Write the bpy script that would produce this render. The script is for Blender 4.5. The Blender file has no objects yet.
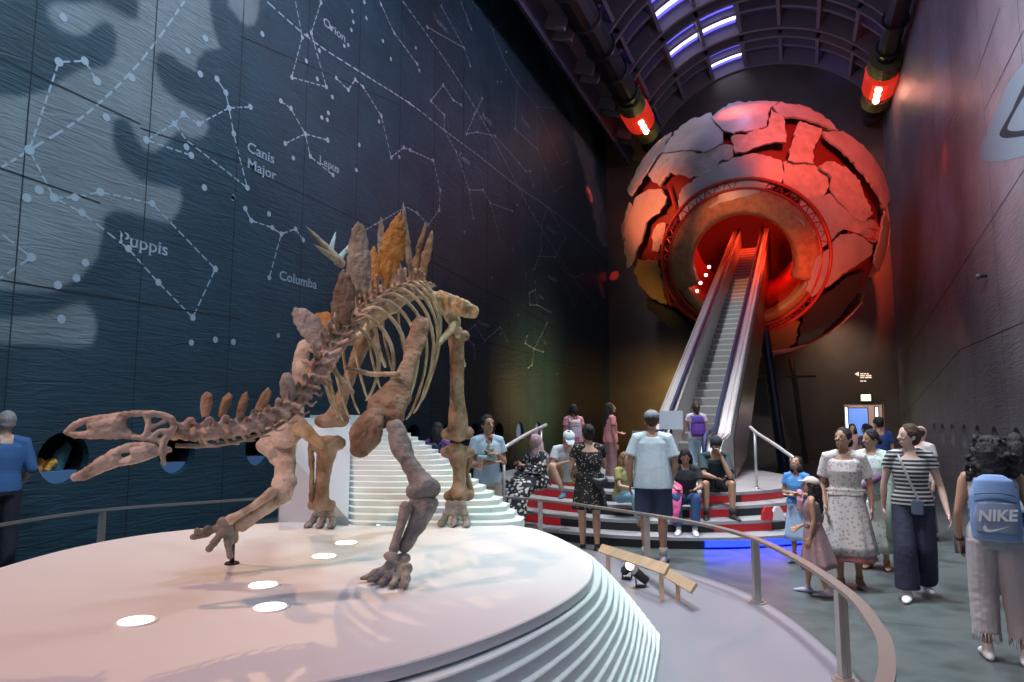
import bpy, bmesh, math, random
from mathutils import Vector, Matrix, noise
from mathutils.geometry import tessellate_polygon
V = Vector
SC = bpy.context.scene
COL = SC.collection
random.seed(7)
PI = math.pi

# ------------------------------------------------------------------ camera
F = 683.0
PITCH = math.atan(75 / 683.0)
YAW = math.radians(22.74)
EYE = V((0, 0, 1.85))
cam_d = bpy.data.cameras.new('camera'); cam_d.sensor_width = 36; cam_d.lens = F / 1024 * 36
cam_d.clip_end = 200
cam = bpy.data.objects.new('camera', cam_d); COL.objects.link(cam)
cam.location = EYE; cam.rotation_euler = (PI / 2 + PITCH, 0, YAW)
SC.camera = cam
RM = cam.rotation_euler.to_matrix()
FWD = V((-math.sin(YAW), math.cos(YAW), 0)); RGT = V((math.cos(YAW), math.sin(YAW), 0)); UP = V((0, 0, 1))

def ray(px, py): return RM @ V((px - 512, 341 - py, -F))
def C(px, py, d):                       # point seen at px,py at horizontal forward depth d
    r = ray(px, py); return EYE + r * (d / r.dot(FWD))
def G(px, py, z=0.0):
    r = ray(px, py); return EYE + r * ((z - EYE.z) / r.z)
def WX(px, py, X):
    r = ray(px, py); return EYE + r * (X / r.x)
def WY(px, py, Y):
    r = ray(px, py); return EYE + r * (Y / r.y)
def CL(x, d, z=0): return RGT * x + FWD * d + UP * z      # camera aligned metres -> world

# ------------------------------------------------------------------ objects
def link(name, me, mats=None, parent=None):
    o = bpy.data.objects.new(name, me); COL.objects.link(o)
    if mats is not None:
        for m in (mats if isinstance(mats, (list, tuple)) else [mats]): me.materials.append(m)
    if parent is not None: o.parent = parent
    return o
def root_of(p):
    t = V((0, 0, 0))
    while p is not None: t += p.location; p = p.parent
    return t
def obj(name, bm, mats, parent=None, smooth=False, loc=None):
    """bm is in world coordinates; origin moved to parent's base (or loc)"""
    if parent is not None:
        off = root_of(parent)
    elif loc is not None: off = V(loc)
    else: off = V((0, 0, 0))
    me = bpy.data.meshes.new(name)
    bmesh.ops.translate(bm, verts=bm.verts, vec=-off)
    bm.to_mesh(me); bm.free()
    if smooth:
        me.polygons.foreach_set('use_smooth', [True] * len(me.polygons))
    o = link(name, me, mats, parent)
    if parent is None and loc is not None: o.location = V(loc)
    return o
def thing(name, label, cat, loc, group=None, parent=None):
    o = bpy.data.objects.new(name, None); COL.objects.link(o); o.location = V(loc); o.empty_display_size = .1
    o['label'] = label; o['category'] = cat
    if group: o['group'] = group
    return o
def tag(o, label, cat, group=None):
    o['label'] = label; o['category'] = cat
    if group: o['group'] = group
    return o
def struct(o): o['kind'] = 'structure'; return o
_tmp = None
def bake(bm, voxel, smooth=1, sub=0):
    """join overlapping volumes into one continuous surface"""
    me = bpy.data.meshes.new('tmp'); bm.to_mesh(me); bm.free()
    o = bpy.data.objects.new('tmp', me); COL.objects.link(o)
    m = o.modifiers.new('r', 'REMESH'); m.mode = 'VOXEL'; m.voxel_size = voxel
    if smooth:
        s = o.modifiers.new('s', 'SMOOTH'); s.factor = .5; s.iterations = smooth
    dg = bpy.context.evaluated_depsgraph_get()
    me2 = bpy.data.meshes.new_from_object(o.evaluated_get(dg))
    bpy.data.objects.remove(o); bpy.data.meshes.remove(me)
    b = bmesh.new(); b.from_mesh(me2); bpy.data.meshes.remove(me2)
    return b

# ------------------------------------------------------------------ shapes (all add to a bmesh)
def box(bm, x0, x1, y0, y1, z0, z1, M=None):
    vs = [bm.verts.new((M @ V(p)) if M else p) for p in ((x0,y0,z0),(x1,y0,z0),(x1,y1,z0),(x0,y1,z0),(x0,y0,z1),(x1,y0,z1),(x1,y1,z1),(x0,y1,z1))]
    fs = [bm.faces.new([vs[i] for i in f]) for f in ((3,2,1,0),(4,5,6,7),(0,1,5,4),(1,2,6,5),(2,3,7,6),(3,0,4,7))]
    return fs
def frame_of(t, up=None):
    t = t.normalized()
    u = V(up) if up is not None else (V((0, 0, 1)) if abs(t.z) < .9 else V((0, 1, 0)))
    s = t.cross(u)
    if s.length < 1e-5: s = t.cross(V((1, 0, 0)))
    s.normalize(); u = s.cross(t).normalized()
    return s, u
def loft(bm, pts, radii, side=None, n=12, caps=True, fold=0, seed=0, round_ends=False):
    """rings of elliptical section along pts. radii: r or (r_side, r_other). side: preferred side vector"""
    pts = [V(p) for p in pts]; rad = [(r if isinstance(r, (tuple, list)) else (r, r)) for r in radii]
    if round_ends:
        def ext(p, q, r):
            d = (p - q).normalized()
            return [(p + d * r[0] * .55, (r[0] * .8, r[1] * .8)), (p + d * r[0] * .92, (r[0] * .38, r[1] * .38))]
        a = ext(pts[0], pts[1], rad[0]); b = ext(pts[-1], pts[-2], rad[-1])
        pts = [a[1][0], a[0][0]] + pts + [b[0][0], b[1][0]]
        rad = [a[1][1], a[0][1]] + rad + [b[0][1], b[1][1]]
    rings = []; ps = None
    for i, p in enumerate(pts):
        t = (pts[min(i + 1, len(pts) - 1)] - pts[max(i - 1, 0)])
        if t.length < 1e-7: t = V((0, 0, 1))
        t.normalize()
        if side is not None:
            s = V(side) - t * t.dot(V(side))
            if s.length < 1e-4: s = frame_of(t)[0]
            s.normalize()
        elif ps is not None:
            s = ps - t * t.dot(ps); s = s.normalized() if s.length > 1e-4 else frame_of(t)[0]
        else: s = frame_of(t)[0]
        ps = s; u = s.cross(t).normalized()
        ring = []
        for k in range(n):
            a = 2 * PI * k / n
            f = 1 + (fold * (i / (len(pts) - 1)) * math.sin(a * 9 + seed + 1.3 * math.sin(a * 4 + seed)) if fold else 0)
            ring.append(bm.verts.new(p + s * math.cos(a) * rad[i][0] * f + u * math.sin(a) * rad[i][1] * f))
        rings.append(ring)
    for a, b in zip(rings, rings[1:]):
        for k in range(n):
            bm.faces.new((a[k], a[(k + 1) % n], b[(k + 1) % n], b[k]))
    if caps:
        bm.faces.new(rings[0][::-1]); bm.faces.new(rings[-1])
    return rings
def cap(bm, p0, p1, r0, r1=None, n=10):
    r1 = r0 if r1 is None else r1
    loft(bm, [p0, p1], [r0, r1], n=n, round_ends=True)
def tube(bm, pts, r, n=8): loft(bm, pts, [r] * len(pts), n=n)
def ell(bm, c, r, M=None, n=12, m=8):
    """ellipsoid radii r (3), optional rotation matrix"""
    r = r if isinstance(r, (tuple, list)) else (r, r, r)
    c = V(c); top = None; rings = []
    def T(x, y, z):
        p = V((x * r[0], y * r[1], z * r[2]))
        return c + (M @ p if M else p)
    t = bm.verts.new(T(0, 0, 1)); b = bm.verts.new(T(0, 0, -1))
    for i in range(1, m):
        ph = PI * i / m
        rings.append([bm.verts.new(T(math.sin(ph) * math.cos(2 * PI * k / n), math.sin(ph) * math.sin(2 * PI * k / n), math.cos(ph))) for k in range(n)])
    for k in range(n):
        bm.faces.new((t, rings[0][k], rings[0][(k + 1) % n])); bm.faces.new((b, rings[-1][(k + 1) % n], rings[-1][k]))
    for a, q in zip(rings, rings[1:]):
        for k in range(n): bm.faces.new((a[k], q[k], q[(k + 1) % n], a[(k + 1) % n]))
def prism(bm, poly, off):
    """poly: list of world points (planar), extruded by vector off"""
    a = [bm.verts.new(p) for p in poly]; b = [bm.verts.new(V(p) + off) for p in poly]
    n = len(a)
    tris = tessellate_polygon([[V(p) for p in poly]])
    for t in tris:
        try: bm.faces.new([a[i] for i in t]); bm.faces.new([b[i] for i in reversed(t)])
        except ValueError: pass
    for i in range(n): bm.faces.new((a[i], a[(i + 1) % n], b[(i + 1) % n], b[i]))
def disc(bm, c, r, z0, z1, n=96, a0=0, a1=2 * PI, mat=0):
    pass
def jitter(bm, amp, freq, seed=0):
    bm.normal_update()
    o = V((seed * 7.3, seed * 3.1, seed * 1.7))
    for v in bm.verts:
        v.co += v.normal * amp * (noise.noise(v.co * freq + o) + .5 * noise.noise(v.co * freq * 2.3 + o))
def fixn(bm): bmesh.ops.recalc_face_normals(bm, faces=bm.faces)
def smoothpts(pts, k=4):
    """catmull-rom through points of any tuple length"""
    pts = [tuple(p) for p in pts]; out = []; n = len(pts)
    for i in range(n - 1):
        p0 = pts[max(i - 1, 0)]; p1 = pts[i]; p2 = pts[i + 1]; p3 = pts[min(i + 2, n - 1)]
        for j in range(k):
            t = j / k
            out.append(tuple(.5 * ((2 * b) + (-a + c) * t + (2 * a - 5 * b + 4 * c - d) * t * t + (-a + 3 * b - 3 * c + d) * t ** 3) for a, b, c, d in zip(p0, p1, p2, p3)))
    out.append(pts[-1]); return out

# ------------------------------------------------------------------ materials
def mat(name, col, rough=.6, metal=0, bump=0, bscale=30, emit=None, estr=0, noise_mix=None, nscale=8, detail=4, alpha=None, trans=0, stretch=None, coat=0):
    m = bpy.data.materials.new(name); m.use_nodes = True
    nt = m.node_tree; b = nt.nodes['Principled BSDF']; L = nt.links
    b.inputs['Base Color'].default_value = (*col, 1); b.inputs['Roughness'].default_value = rough; b.inputs['Metallic'].default_value = metal
    if coat: b.inputs['Coat Weight'].default_value = coat
    if trans: b.inputs['Transmission Weight'].default_value = trans
    if emit: b.inputs['Emission Color'].default_value = (*emit, 1); b.inputs['Emission Strength'].default_value = estr
    src = None
    if noise_mix or bump:
        tc = nt.nodes.new('ShaderNodeTexCoord'); mp = nt.nodes.new('ShaderNodeMapping'); L.new(tc.outputs['Object'], mp.inputs['Vector'])
        if stretch: mp.inputs['Scale'].default_value = stretch
        src = mp.outputs['Vector']
    if noise_mix:
        n = nt.nodes.new('ShaderNodeTexNoise'); n.inputs['Scale'].default_value = nscale; n.inputs['Detail'].default_value = detail; L.new(src, n.inputs['Vector'])
        r = nt.nodes.new('ShaderNodeValToRGB'); L.new(n.outputs['Fac'], r.inputs['Fac'])
        cols = [col] + list(noise_mix); k = len(cols)
        r.color_ramp.elements[0].position = .32; r.color_ramp.elements[0].color = (*cols[0], 1)
        r.color_ramp.elements[1].position = .68; r.color_ramp.elements[1].color = (*cols[-1], 1)
        for i in range(1, k - 1):
            e = r.color_ramp.elements.new(.32 + .36 * i / (k - 1)); e.color = (*cols[i], 1)
        L.new(r.outputs['Color'], b.inputs['Base Color'])
    if bump:
        n2 = nt.nodes.new('ShaderNodeTexNoise'); n2.inputs['Scale'].default_value = bscale; n2.inputs['Detail'].default_value = 5; L.new(src, n2.inputs['Vector'])
        bp = nt.nodes.new('ShaderNodeBump'); bp.inputs['Strength'].default_value = bump; bp.inputs['Distance'].default_value = .02
        L.new(n2.outputs['Fac'], bp.inputs['Height']); L.new(bp.outputs['Normal'], b.inputs['Normal'])
    return m
# ================================================================== SETTING
XL, XR, YE, YB, ZT = -9.0, 4.1, 34.5, -7.0, 16.9
ZTL = WX(559, 0, XL).z
print('left wall top', ZTL)

def slate(name, dark, light, seed, attr=True, rough=.42):
    m = bpy.data.materials.new(name); m.use_nodes = True
    nt = m.node_tree; L = nt.links; b = nt.nodes['Principled BSDF']; N = nt.nodes.new
    tc = N('ShaderNodeTexCoord')
    mp = N('ShaderNodeMapping'); mp.inputs['Scale'].default_value = (1, .5, 4.0); L.new(tc.outputs['Object'], mp.inputs['Vector'])
    n1 = N('ShaderNodeTexNoise'); n1.inputs['Scale'].default_value = 3.4; n1.inputs['Detail'].default_value = 7; n1.inputs['Distortion'].default_value = 1.2; L.new(mp.outputs[0], n1.inputs['Vector'])
    n3 = N('ShaderNodeTexNoise'); n3.inputs['Scale'].default_value = 1.0; n3.inputs['Detail'].default_value = 3; L.new(tc.outputs['Object'], n3.inputs['Vector'])
    mx = N('ShaderNodeMix'); mx.data_type = 'RGBA'; mx.blend_type = 'MIX'
    mx.inputs['A'].default_value = (*dark, 1); mx.inputs['B'].default_value = (*light, 1)
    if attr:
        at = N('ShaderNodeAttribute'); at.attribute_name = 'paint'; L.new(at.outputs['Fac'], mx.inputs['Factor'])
    else: mx.inputs['Factor'].default_value = 0
    hv = N('ShaderNodeMath'); hv.operation = 'MULTIPLY_ADD'; L.new(n3.outputs['Fac'], hv.inputs[0]); hv.inputs[1].default_value = .9; hv.inputs[2].default_value = .55
    mm = N('ShaderNodeMix'); mm.data_type = 'RGBA'; mm.blend_type = 'MULTIPLY'; mm.inputs['Factor'].default_value = 1
    L.new(mx.outputs['Result'], mm.inputs['A']); L.new(hv.outputs[0], mm.inputs['B']); L.new(mm.outputs['Result'], b.inputs['Base Color'])
    bp = N('ShaderNodeBump'); bp.inputs['Strength'].default_value = .55; bp.inputs['Distance'].default_value = .06
    L.new(n1.outputs['Fac'], bp.inputs['Height']); L.new(bp.outputs['Normal'], b.inputs['Normal'])
    b.inputs['Roughness'].default_value = rough
    return m
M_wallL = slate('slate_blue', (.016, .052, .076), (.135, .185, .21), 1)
M_wallR = slate('slate_grey', (.22, .22, .24), (.28, .36, .42), 2, rough=.36)
M_paint = mat('pale_blue_paint', (.26, .36, .44), .7)
M_paintd = mat('dim_blue_paint', (.20, .28, .35), .7)
M_seam = mat('slate_joint', (.012, .02, .03), .8)
M_floor = mat('polished_concrete', (.045, .06, .06), .33, bump=.05, bscale=6, noise_mix=[(.10, .125, .122), (.055, .072, .072)], nscale=1.6, detail=6)
M_dark = mat('black_metal', (.012, .012, .014), .45)
M_black = mat('matt_black', (.004, .004, .005), .9)

def inpoly(x, y, poly):
    c = False; j = len(poly) - 1
    for i in range(len(poly)):
        xi, yi = poly[i]; xj, yj = poly[j]
        if (yi > y) != (yj > y) and x < (xj - xi) * (y - yi) / (yj - yi) + xi: c = not c
        j = i
    return c
def segd(x, y, poly):
    best = 1e9
    for i in range(len(poly)):
        ax, ay = poly[i - 1]; bx, by = poly[i]; dx, dy = bx - ax, by - ay
        t = max(0, min(1, ((x - ax) * dx + (y - ay) * dy) / (dx * dx + dy * dy + 1e-9)))
        best = min(best, math.hypot(x - ax - t * dx, y - ay - t * dy))
    return best
def wall_mesh(X, holes, rad, patches, soft, fine_y, ZT=ZT):
    """grid wall at x=X facing inward, with round openings; returns bmesh + paint layer values"""
    bm = bmesh.new(); pl = bm.verts.layers.float.new('paint')
    s = rad * 1.25
    ys = set(); zs = set()
    y = YB
    while y < YE:
        ys.add(round(y, 4)); y += .05 if X < 0 and 3.8 < y < 11 else (.11 if fine_y[0] < y < fine_y[1] else .5)
    ys.add(YE)
    z = 0
    while z < ZT: zs.add(round(z, 4)); z += .065 if X < 0 else .11
    zs.add(ZT)
    ysF = sorted(ys)
    if holes:
        hz = holes[0][1]
        zs = {q for q in zs if not (hz - s - .05 < q < hz + s + .05)} | {hz - s, hz + s}
        for hy, _ in holes: ys = {q for q in ys if not (hy - s - .05 < q < hy + s + .05)} | {hy - s, hy + s}
    ys = sorted(ys); zs = sorted(zs)
    bbs = [(min(p[0] for p in P) - soft, max(p[0] for p in P) + soft, min(p[1] for p in P) - soft, max(p[1] for p in P) + soft) for P in patches]
    def val(y, z):
        v = 0
        for P, b in zip(patches, bbs):
            if b[0] <= y <= b[1] and b[2] <= z <= b[3]:
                d = segd(y, z, P); d = d if inpoly(y, z, P) else -d
                v = max(v, min(1, max(0, d / soft + .5)))
        return v * v * (3 - 2 * v)
    vm = {}
    def vt(y, z):
        k = (y, z)
        if k not in vm:
            v = bm.verts.new((X, y, z)); v[pl] = val(y, z); vm[k] = v
        return vm[k]
    sq = {(hy - s) for hy, _ in holes}
    ztop = holes[0][1] + s
    for yy_, zb in ((ys, [q for q in zs if q < ztop + 1e-6]), (ysF, [q for q in zs if q > ztop - 1e-6])):
      for y0, y1 in zip(yy_, yy_[1:]):
        for z0, z1 in zip(zb, zb[1:]):
            if yy_ is ys and y0 in sq and holes and abs(z0 - (holes[0][1] - s)) < 1e-6: continue
            f = [vt(y0, z0), vt(y1, z0), vt(y1, z1), vt(y0, z1)]
            bm.faces.new(f if X < 0 else f[::-1])
    for hy, hz in holes:
        n = 32; A = []; B = []; Cc = []
        for k in range(n):
            a = 2 * PI * (k + .5) / n; c_, s_ = math.cos(a), math.sin(a); q = s / max(abs(c_), abs(s_))
            A.append(bm.verts.new((X, hy + c_ * rad, hz + s_ * rad))); B.append(bm.verts.new((X, hy + c_ * q, hz + s_ * q)))
            Cc.append(bm.verts.new((X + (-.12 if X < 0 else .12), hy + c_ * rad, hz + s_ * rad)))
        for k in range(n):
            j = (k + 1) % n
            fq = [A[k], A[j], B[j], B[k]]; bm.faces.new(fq if X > 0 else fq[::-1])
            fq = [Cc[k], Cc[j], A[j], A[k]]; bm.faces.new(fq)
        for cy, cz in ((-1,-1),(1,-1),(1,1),(-1,1)):   # corner fills
            cs = [B[k] for k in range(n)]
            near = sorted(cs, key=lambda v: (v.co.y - hy - cy * s) ** 2 + (v.co.z - hz - cz * s) ** 2)[:2]
            cv = bm.verts.new((X, hy + cy * s, hz + cz * s)); bm.faces.new((cv, near[0], near[1]))
    return bm
def quad_on(bm, X, a, b, w, mi, lift=.006):
    """strip on the wall from a=(y,z) to b=(y,z)"""
    x = X + (lift if X < 0 else -lift)
    d = V((0, b[0] - a[0], b[1] - a[1])); L = d.length
    if L < 1e-6: return
    d /= L; n = V((0, -d.z, d.y)) * w / 2
    A = V((x, *a)); B = V((x, *b))
    vs = [bm.verts.new(p) for p in (A - n, B - n, B + n, A + n)]
    f = bm.faces.new(vs if X < 0 else vs[::-1]); f.material_index = mi
def dash_on(bm, X, a, b, w, mi, dash=.13, gap=.07):
    L = math.hypot(b[0] - a[0], b[1] - a[1]); n = max(1, int(round(L / (dash + gap))))
    for i in range(n):
        t0 = i / n + .15 / n; t1 = t0 + .7 / n
        p = tuple(a[k] + (b[k] - a[k]) * t0 for k in (0, 1)); q = tuple(a[k] + (b[k] - a[k]) * t1 for k in (0, 1))
        quad_on(bm, X, p, q, w, mi)
def dot_on(bm, X, a, r, mi, n=12, lift=.009):
    x = X + (lift if X < 0 else -lift)
    vs = [bm.verts.new((x, a[0] + r * math.cos(2 * PI * k / n), a[1] + r * math.sin(2 * PI * k / n))) for k in range(n)]
    f = bm.faces.new(vs if X < 0 else vs[::-1]); f.material_index = mi
def text_bm(s, size, M, mi=0, bold=0.012, dst=None, serif=0):
    """flat lettering as mesh, transformed by M (text runs along local x, up local y)"""
    cu = bpy.data.curves.new('t', 'FONT'); cu.body = s; cu.size = size; cu.offset = bold * size; cu.resolution_u = 3
    o = bpy.data.objects.new('t', cu); COL.objects.link(o)
    dg = bpy.context.evaluated_depsgraph_get()
    me = bpy.data.meshes.new_from_object(o.evaluated_get(dg))
    bpy.data.objects.remove(o); bpy.data.curves.remove(cu)
    b = bmesh.new(); b.from_mesh(me); bpy.data.meshes.remove(me)
    if serif:      # small foot and head serifs where vertical stems end
        W = serif * size
        ends = []
        for e in list(b.edges):
            p, q = e.verts[0].co, e.verts[1].co
            if e.is_boundary and abs(p.y - q.y) < .002 * size and .05 * size < abs(p.x - q.x) < .16 * size: ends.append(((p.x + q.x) / 2, p.y, abs(p.x - q.x), sum(f.calc_center_median().y for f in e.link_faces) / max(1, len(e.link_faces)) > p.y))
        for e in list(b.edges):
            p, q = e.verts[0].co, e.verts[1].co
            if e.is_boundary and abs(p.y - q.y) < .002 * size and abs(p.x - q.x) > .16 * size and min(p.y, q.y) > .6 * size: ends.append((min(p.x, q.x) + .06 * size, p.y, .12 * size, False))
        for cx, y, w, upw in ends:
            h = .05 * size * (1 if upw else -1)
            vs = [b.verts.new((cx - w / 2 - W, y, 0)), b.verts.new((cx + w / 2 + W, y, 0)), b.verts.new((cx + w / 2 + W * .8, y + h, 0)), b.verts.new((cx - w / 2 - W * .8, y + h, 0))]
            b.faces.new(vs)
    b.transform(M)
    for f in b.faces: f.material_index = mi
    if dst is None: return b
    me = bpy.data.meshes.new('t'); b.to_mesh(me); b.free(); mi0 = len(dst.faces)
    dst.from_mesh(me); bpy.data.meshes.remove(me)
    return dst

def pw(X, pts): return [(lambda p: (p.y, p.z))(WX(x, y, X)) for x, y in pts]
# ---- left wall mural
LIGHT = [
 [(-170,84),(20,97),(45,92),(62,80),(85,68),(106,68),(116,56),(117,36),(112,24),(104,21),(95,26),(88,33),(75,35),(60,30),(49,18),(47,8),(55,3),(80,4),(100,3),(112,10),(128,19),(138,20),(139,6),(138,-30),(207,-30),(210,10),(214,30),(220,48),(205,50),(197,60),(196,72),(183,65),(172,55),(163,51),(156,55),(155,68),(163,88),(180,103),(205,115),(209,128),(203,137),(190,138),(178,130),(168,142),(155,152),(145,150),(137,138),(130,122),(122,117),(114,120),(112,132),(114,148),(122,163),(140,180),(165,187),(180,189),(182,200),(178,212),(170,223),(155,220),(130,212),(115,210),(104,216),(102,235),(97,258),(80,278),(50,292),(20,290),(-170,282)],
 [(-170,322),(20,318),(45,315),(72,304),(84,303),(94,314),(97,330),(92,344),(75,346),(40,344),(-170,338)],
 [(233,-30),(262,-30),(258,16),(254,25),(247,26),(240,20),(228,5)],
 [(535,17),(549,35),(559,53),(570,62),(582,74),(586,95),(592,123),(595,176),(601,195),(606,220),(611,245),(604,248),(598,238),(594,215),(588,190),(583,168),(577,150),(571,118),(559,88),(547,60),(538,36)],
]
STARS = [(63,17.6,4),(58.6,62,4.4),(84.5,61,4.2),(96.5,81,4.4),(131.4,77.7,4),(106,117.3,4),(29,150,5),(205,38.4,3.4),(187.4,51,3.2),(200,74,3.4),(216.7,79,3.2),(225.5,92.7,3.2),(228.7,108,3),(250,107,3),(233.4,133.7,3),(247,187.7,3),(183,114,3.2),(174,124,3.2),(198.5,124,3.2),(146,140,3.8),(186,147,3.4),(191,155.4,3.4),(204,187.7,3.4),(233,197.5,2.8),(38.7,190,4.6),(26.4,198,4.6),(53.5,197.6,4.4),(74.6,197.6,4.2),(100,192,4.3),(152,203.6,3.6),(81.6,212.7,4),(31,257.4,4.6),(85,262.7,4),(76,278,4.2),(57.4,285,4.3),(128,248.6,3.8),(158,282.4,3.6),(192.5,317.6,3.4),(215,269,3.3),(61,319,4.4),(191,342.6,3.2),(215,339.7,3.2),(233,342,3.2),(262,34,2.8),(280.6,101,2.6),(290.6,108.4,2.6),(305,134,2.6),(285,143.5,2.6),(327.4,140,2.6),(310,156.5,2.4),(293,158,2.4),(332.6,175,2.4),(328,113,2.3),(321.6,117.7,2.3),(327,120,2.3),(332,97,2.3),(326,87,2.3),(317,79,2.3),(306,61,2.3),(291.6,77.4,2.5),(319,50.6,2.2),(311,33,2.4),(307,35.5,2.2),(302,37.4,2.2),(330.6,28,2.2),(352,11.3,2),(353,22,2),(351,30,2),(344,46,2),(348,45,2),(364,2,2),(366,18,2),(381,5,2),(394,33,2),(417,64,1.9),(419,70.6,1.9),(415.5,48,1.9),(382.6,41,2),(390.6,59,2),(336,78,2.2),(348,90,2.1),(355,79.7,2.1),(363,87,2.1),(381,116,2.1),(378.7,121.6,2.1),(391,157.4,2.2),(399,157,2),(403.5,147.4,2),(410,150,2),(433,160.6,2),(440,190,2),(439,210,2),(417,213,1.9),(428,225,1.9),(359,145,2.2),(356,170,2.1),(409,103,1.9),(232.6,198,2.8),(245,208.7,2.8),(268.7,214,2.7),(320.6,2.6,2.2),(251,220.6,2.7),(272,227.7,2.6),(281,234,2.6),(295.4,229,2.5),(303,240,2.5),(269,277.7,2.6),(278,335.5,2.5),(464,232,1.6),(492,278,1.4),(427,27,1.8),(464,48,1.6),(441,6,1.6),(470,66,1.6),(443,85,1.7),(430.6,101,1.7),(444,115,1.6),(444,130,1.5),(453,100,1.6),(461,105,1.6),(456,152,1.5),(469,190,1.5),(483,190,1.5),(490,203,1.5),(512,211,1.5),(473,218,1.5),(482,98,1.5),(474,114,1.5),(466,134,1.6),(477,132,1.5),(495,136,1.5),(519,163,1.4),(525,171,1.4),(530,171,1.4),(533,186,1.4),(517,82,1.5),(537,107,1.4),(515,129,1.4),(537,149,1.3),(553,108,1.2),(543,122,1.3),(562,165,1.2),(567,162,1.2),(545,169,1.2),(554,192,1.2),(562,186,1.2),(497,82,1.4),(501,82,1.4),(506,52,1.4),(506,70,1.4),(471,29,1.5),(517,205,1.2),(548,208,1.2),(541,226,1.2),(541,250,1.2),(534,269,1.2),(555,257,1.2),(565,237,1.2),(533,215,1.2),(518,242,1.2),(513,250,1.2),(574,278,1.1),(583,274,1.1),(575,306,1.1),(565,288,1.1),(529,293,1.2),(535,290,1.2),(537,305,1.2),(530,305,1.2),(550,312,1.2),(463,335,1.4),(475,325,1.4),(484.5,341,1.4),(500,327,1.3),(507,341,1.3),(473.6,345,1.4),(475,358,1.2),(525,343,1.2),(534,349,1.2),(547,323,1.2),(532,365,1.2),(528,368,1.2),(543,352,1.2),(527,336,1.2),(500,334,1.2),(518,315,1.1),(567,357,1.2),(557,374,1),(579,192,1),(569,208,1),(560,136,1.2),(562,134,1.1),(526,274,1.1),(535,282,1.1)]
CURV = [[(185,0),(140,62),(85,115),(29,150),(0,168),(-30,180)],[(265,0),(311,40),(360,72),(409,103),(444,130),(480,157),(518,187),(547.7,207),(576,230),(600,252),(614,262)],[(402,0),(425,32),(451,69),(475,108),(497,146),(518,187),(533,215),(557,254),(574,279),(597,308)]]
LINES = [[(58.6,62),(84.5,61),(96.5,81)],[(58.6,62),(29,150),(53.5,197.6)],[(216.7,79),(225.5,92.7),(228.7,108),(250,107)],[(228.7,108),(233.4,133.7),(247,187.7),(186,140),(174,124)],[(228.7,108),(198.5,124),(183,114),(174,124),(146,140),(191,155.4)],
 [(53.5,197.6),(81.6,212.7),(128,248.6),(158,282.4),(192.5,317.6),(215,269),(152,203.6),(100,192),(74.6,197.6),(53.5,197.6)],[(-20,222),(0,233),(31,257.4),(5,275),(-20,290)],[(295,0),(302,37),(291.6,77.4),(326,87),(311,33),(320.6,2.6)],[(280.6,101),(290.6,108.4),(305,134),(285,143.5)],[(327.4,140),(305,134),(310,156.5),(332.6,175)],
 [(336,78),(348,90),(355,79.7),(363,87),(381,116),(391,157.4),(403.5,147.4),(433,160.6),(440,190),(439,210),(428,225),(417,213),(406,207),(365,230)],[(379,0),(394,33),(417,64)],[(464,48),(427,27)],[(441,6),(464,48),(470,66)],[(461,105),(453,100),(443,85),(430.6,101),(444,115),(444,130)],[(444,130),(456,152),(469,190),(473,218)],[(469,190),(483,190),(490,203),(512,211)],[(490,203),(500,240)],
 [(482,98),(466,134),(477,132),(495,136),(519,163),(525,171),(530,171),(533,186)],[(484,0),(492,30),(504,60),(517,82),(537,107),(553,108)],[(492,30),(503,23)],[(517,82),(515,129),(537,149),(545,169),(554,192),(562,186)],[(537,149),(537,107),(543,122),(562,165),(567,162)],[(460,0),(471,29)],[(471,0),(479,10)],[(490,0),(501,12)],[(572,135),(592,118)],
 [(547,207),(541,226),(541,250),(534,269)],[(539,256),(555,257),(565,237),(555,218),(547,207)],[(560,267),(574,278),(583,274),(583,268)],[(583,274),(575,306),(565,288)],[(529,293),(535,290),(537,305),(530,305),(529,293)],[(537,305),(550,312)],[(507,341),(500,327),(484.5,341),(475,325),(463,335),(473.6,345),(475,358)],[(547,323),(534,349),(532,365),(528,368)],[(527,336),(525,343),(534,349),(543,352)],
 [(244.5,208),(251,220.6),(272,227.7),(281,234),(295.4,229),(303,240)],[(281,234),(269,277.7)]]
TEXTS = [('Puppis',119,232,15.5,.9),('Canis',247,142,12,.9),('Major',247,158.5,12,.9),('Columba',279,271,11,.8),('Lepus',319,156,9.5,.8),('Orion',323,17,10,.8),('Cetus',459,152,7,.6),('Taurus',433,13,7,.6),('Aries',482,112,7,.6),('Pisces',521,115,6.5,.6),('Pegasus',547,225,5,.5),('Phoenix',478,320,5.6,.5),('Aquarius',548,274,5,.5),('Grus',539,294,4.6,.5),('Tuc',543,340,4.4,.5)]

hole0 = WX(64, 484.5, XL); hole1 = WX(64, 432, XL)
RH = (hole1.z - hole0.z) / 2; HZ = (hole1.z + hole0.z) / 2
hys = [WX(64, 458, XL).y, WX(177, 456, XL).y, WX(259.5, 452, XL).y]
dh = (hys[2] - hys[0]) / 2
hysL = hys + [hys[2] + dh * k for k in range(1, 9)]
print('portholes', RH, HZ, hysL)
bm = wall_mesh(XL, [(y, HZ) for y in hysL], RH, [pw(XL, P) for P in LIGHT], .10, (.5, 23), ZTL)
for P in CURV:
    Q = pw(XL, smoothpts(P, 3))
    for a, b in zip(Q, Q[1:]): dash_on(bm, XL, a, b, .032 if a[0] < 8 else .034, 1, .17, .09)
for P in LINES:
    Q = pw(XL, P)
    for a, b in zip(Q, Q[1:]): dash_on(bm, XL, a, b, .026 if a[0] < 12 else .03, 1, .11, .07)
for x, y, r in STARS:
    p = WX(x, y, XL); q = WX(x, y - r, XL)
    dot_on(bm, XL, (p.y, p.z), abs(q.z - p.z), 1)
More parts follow.
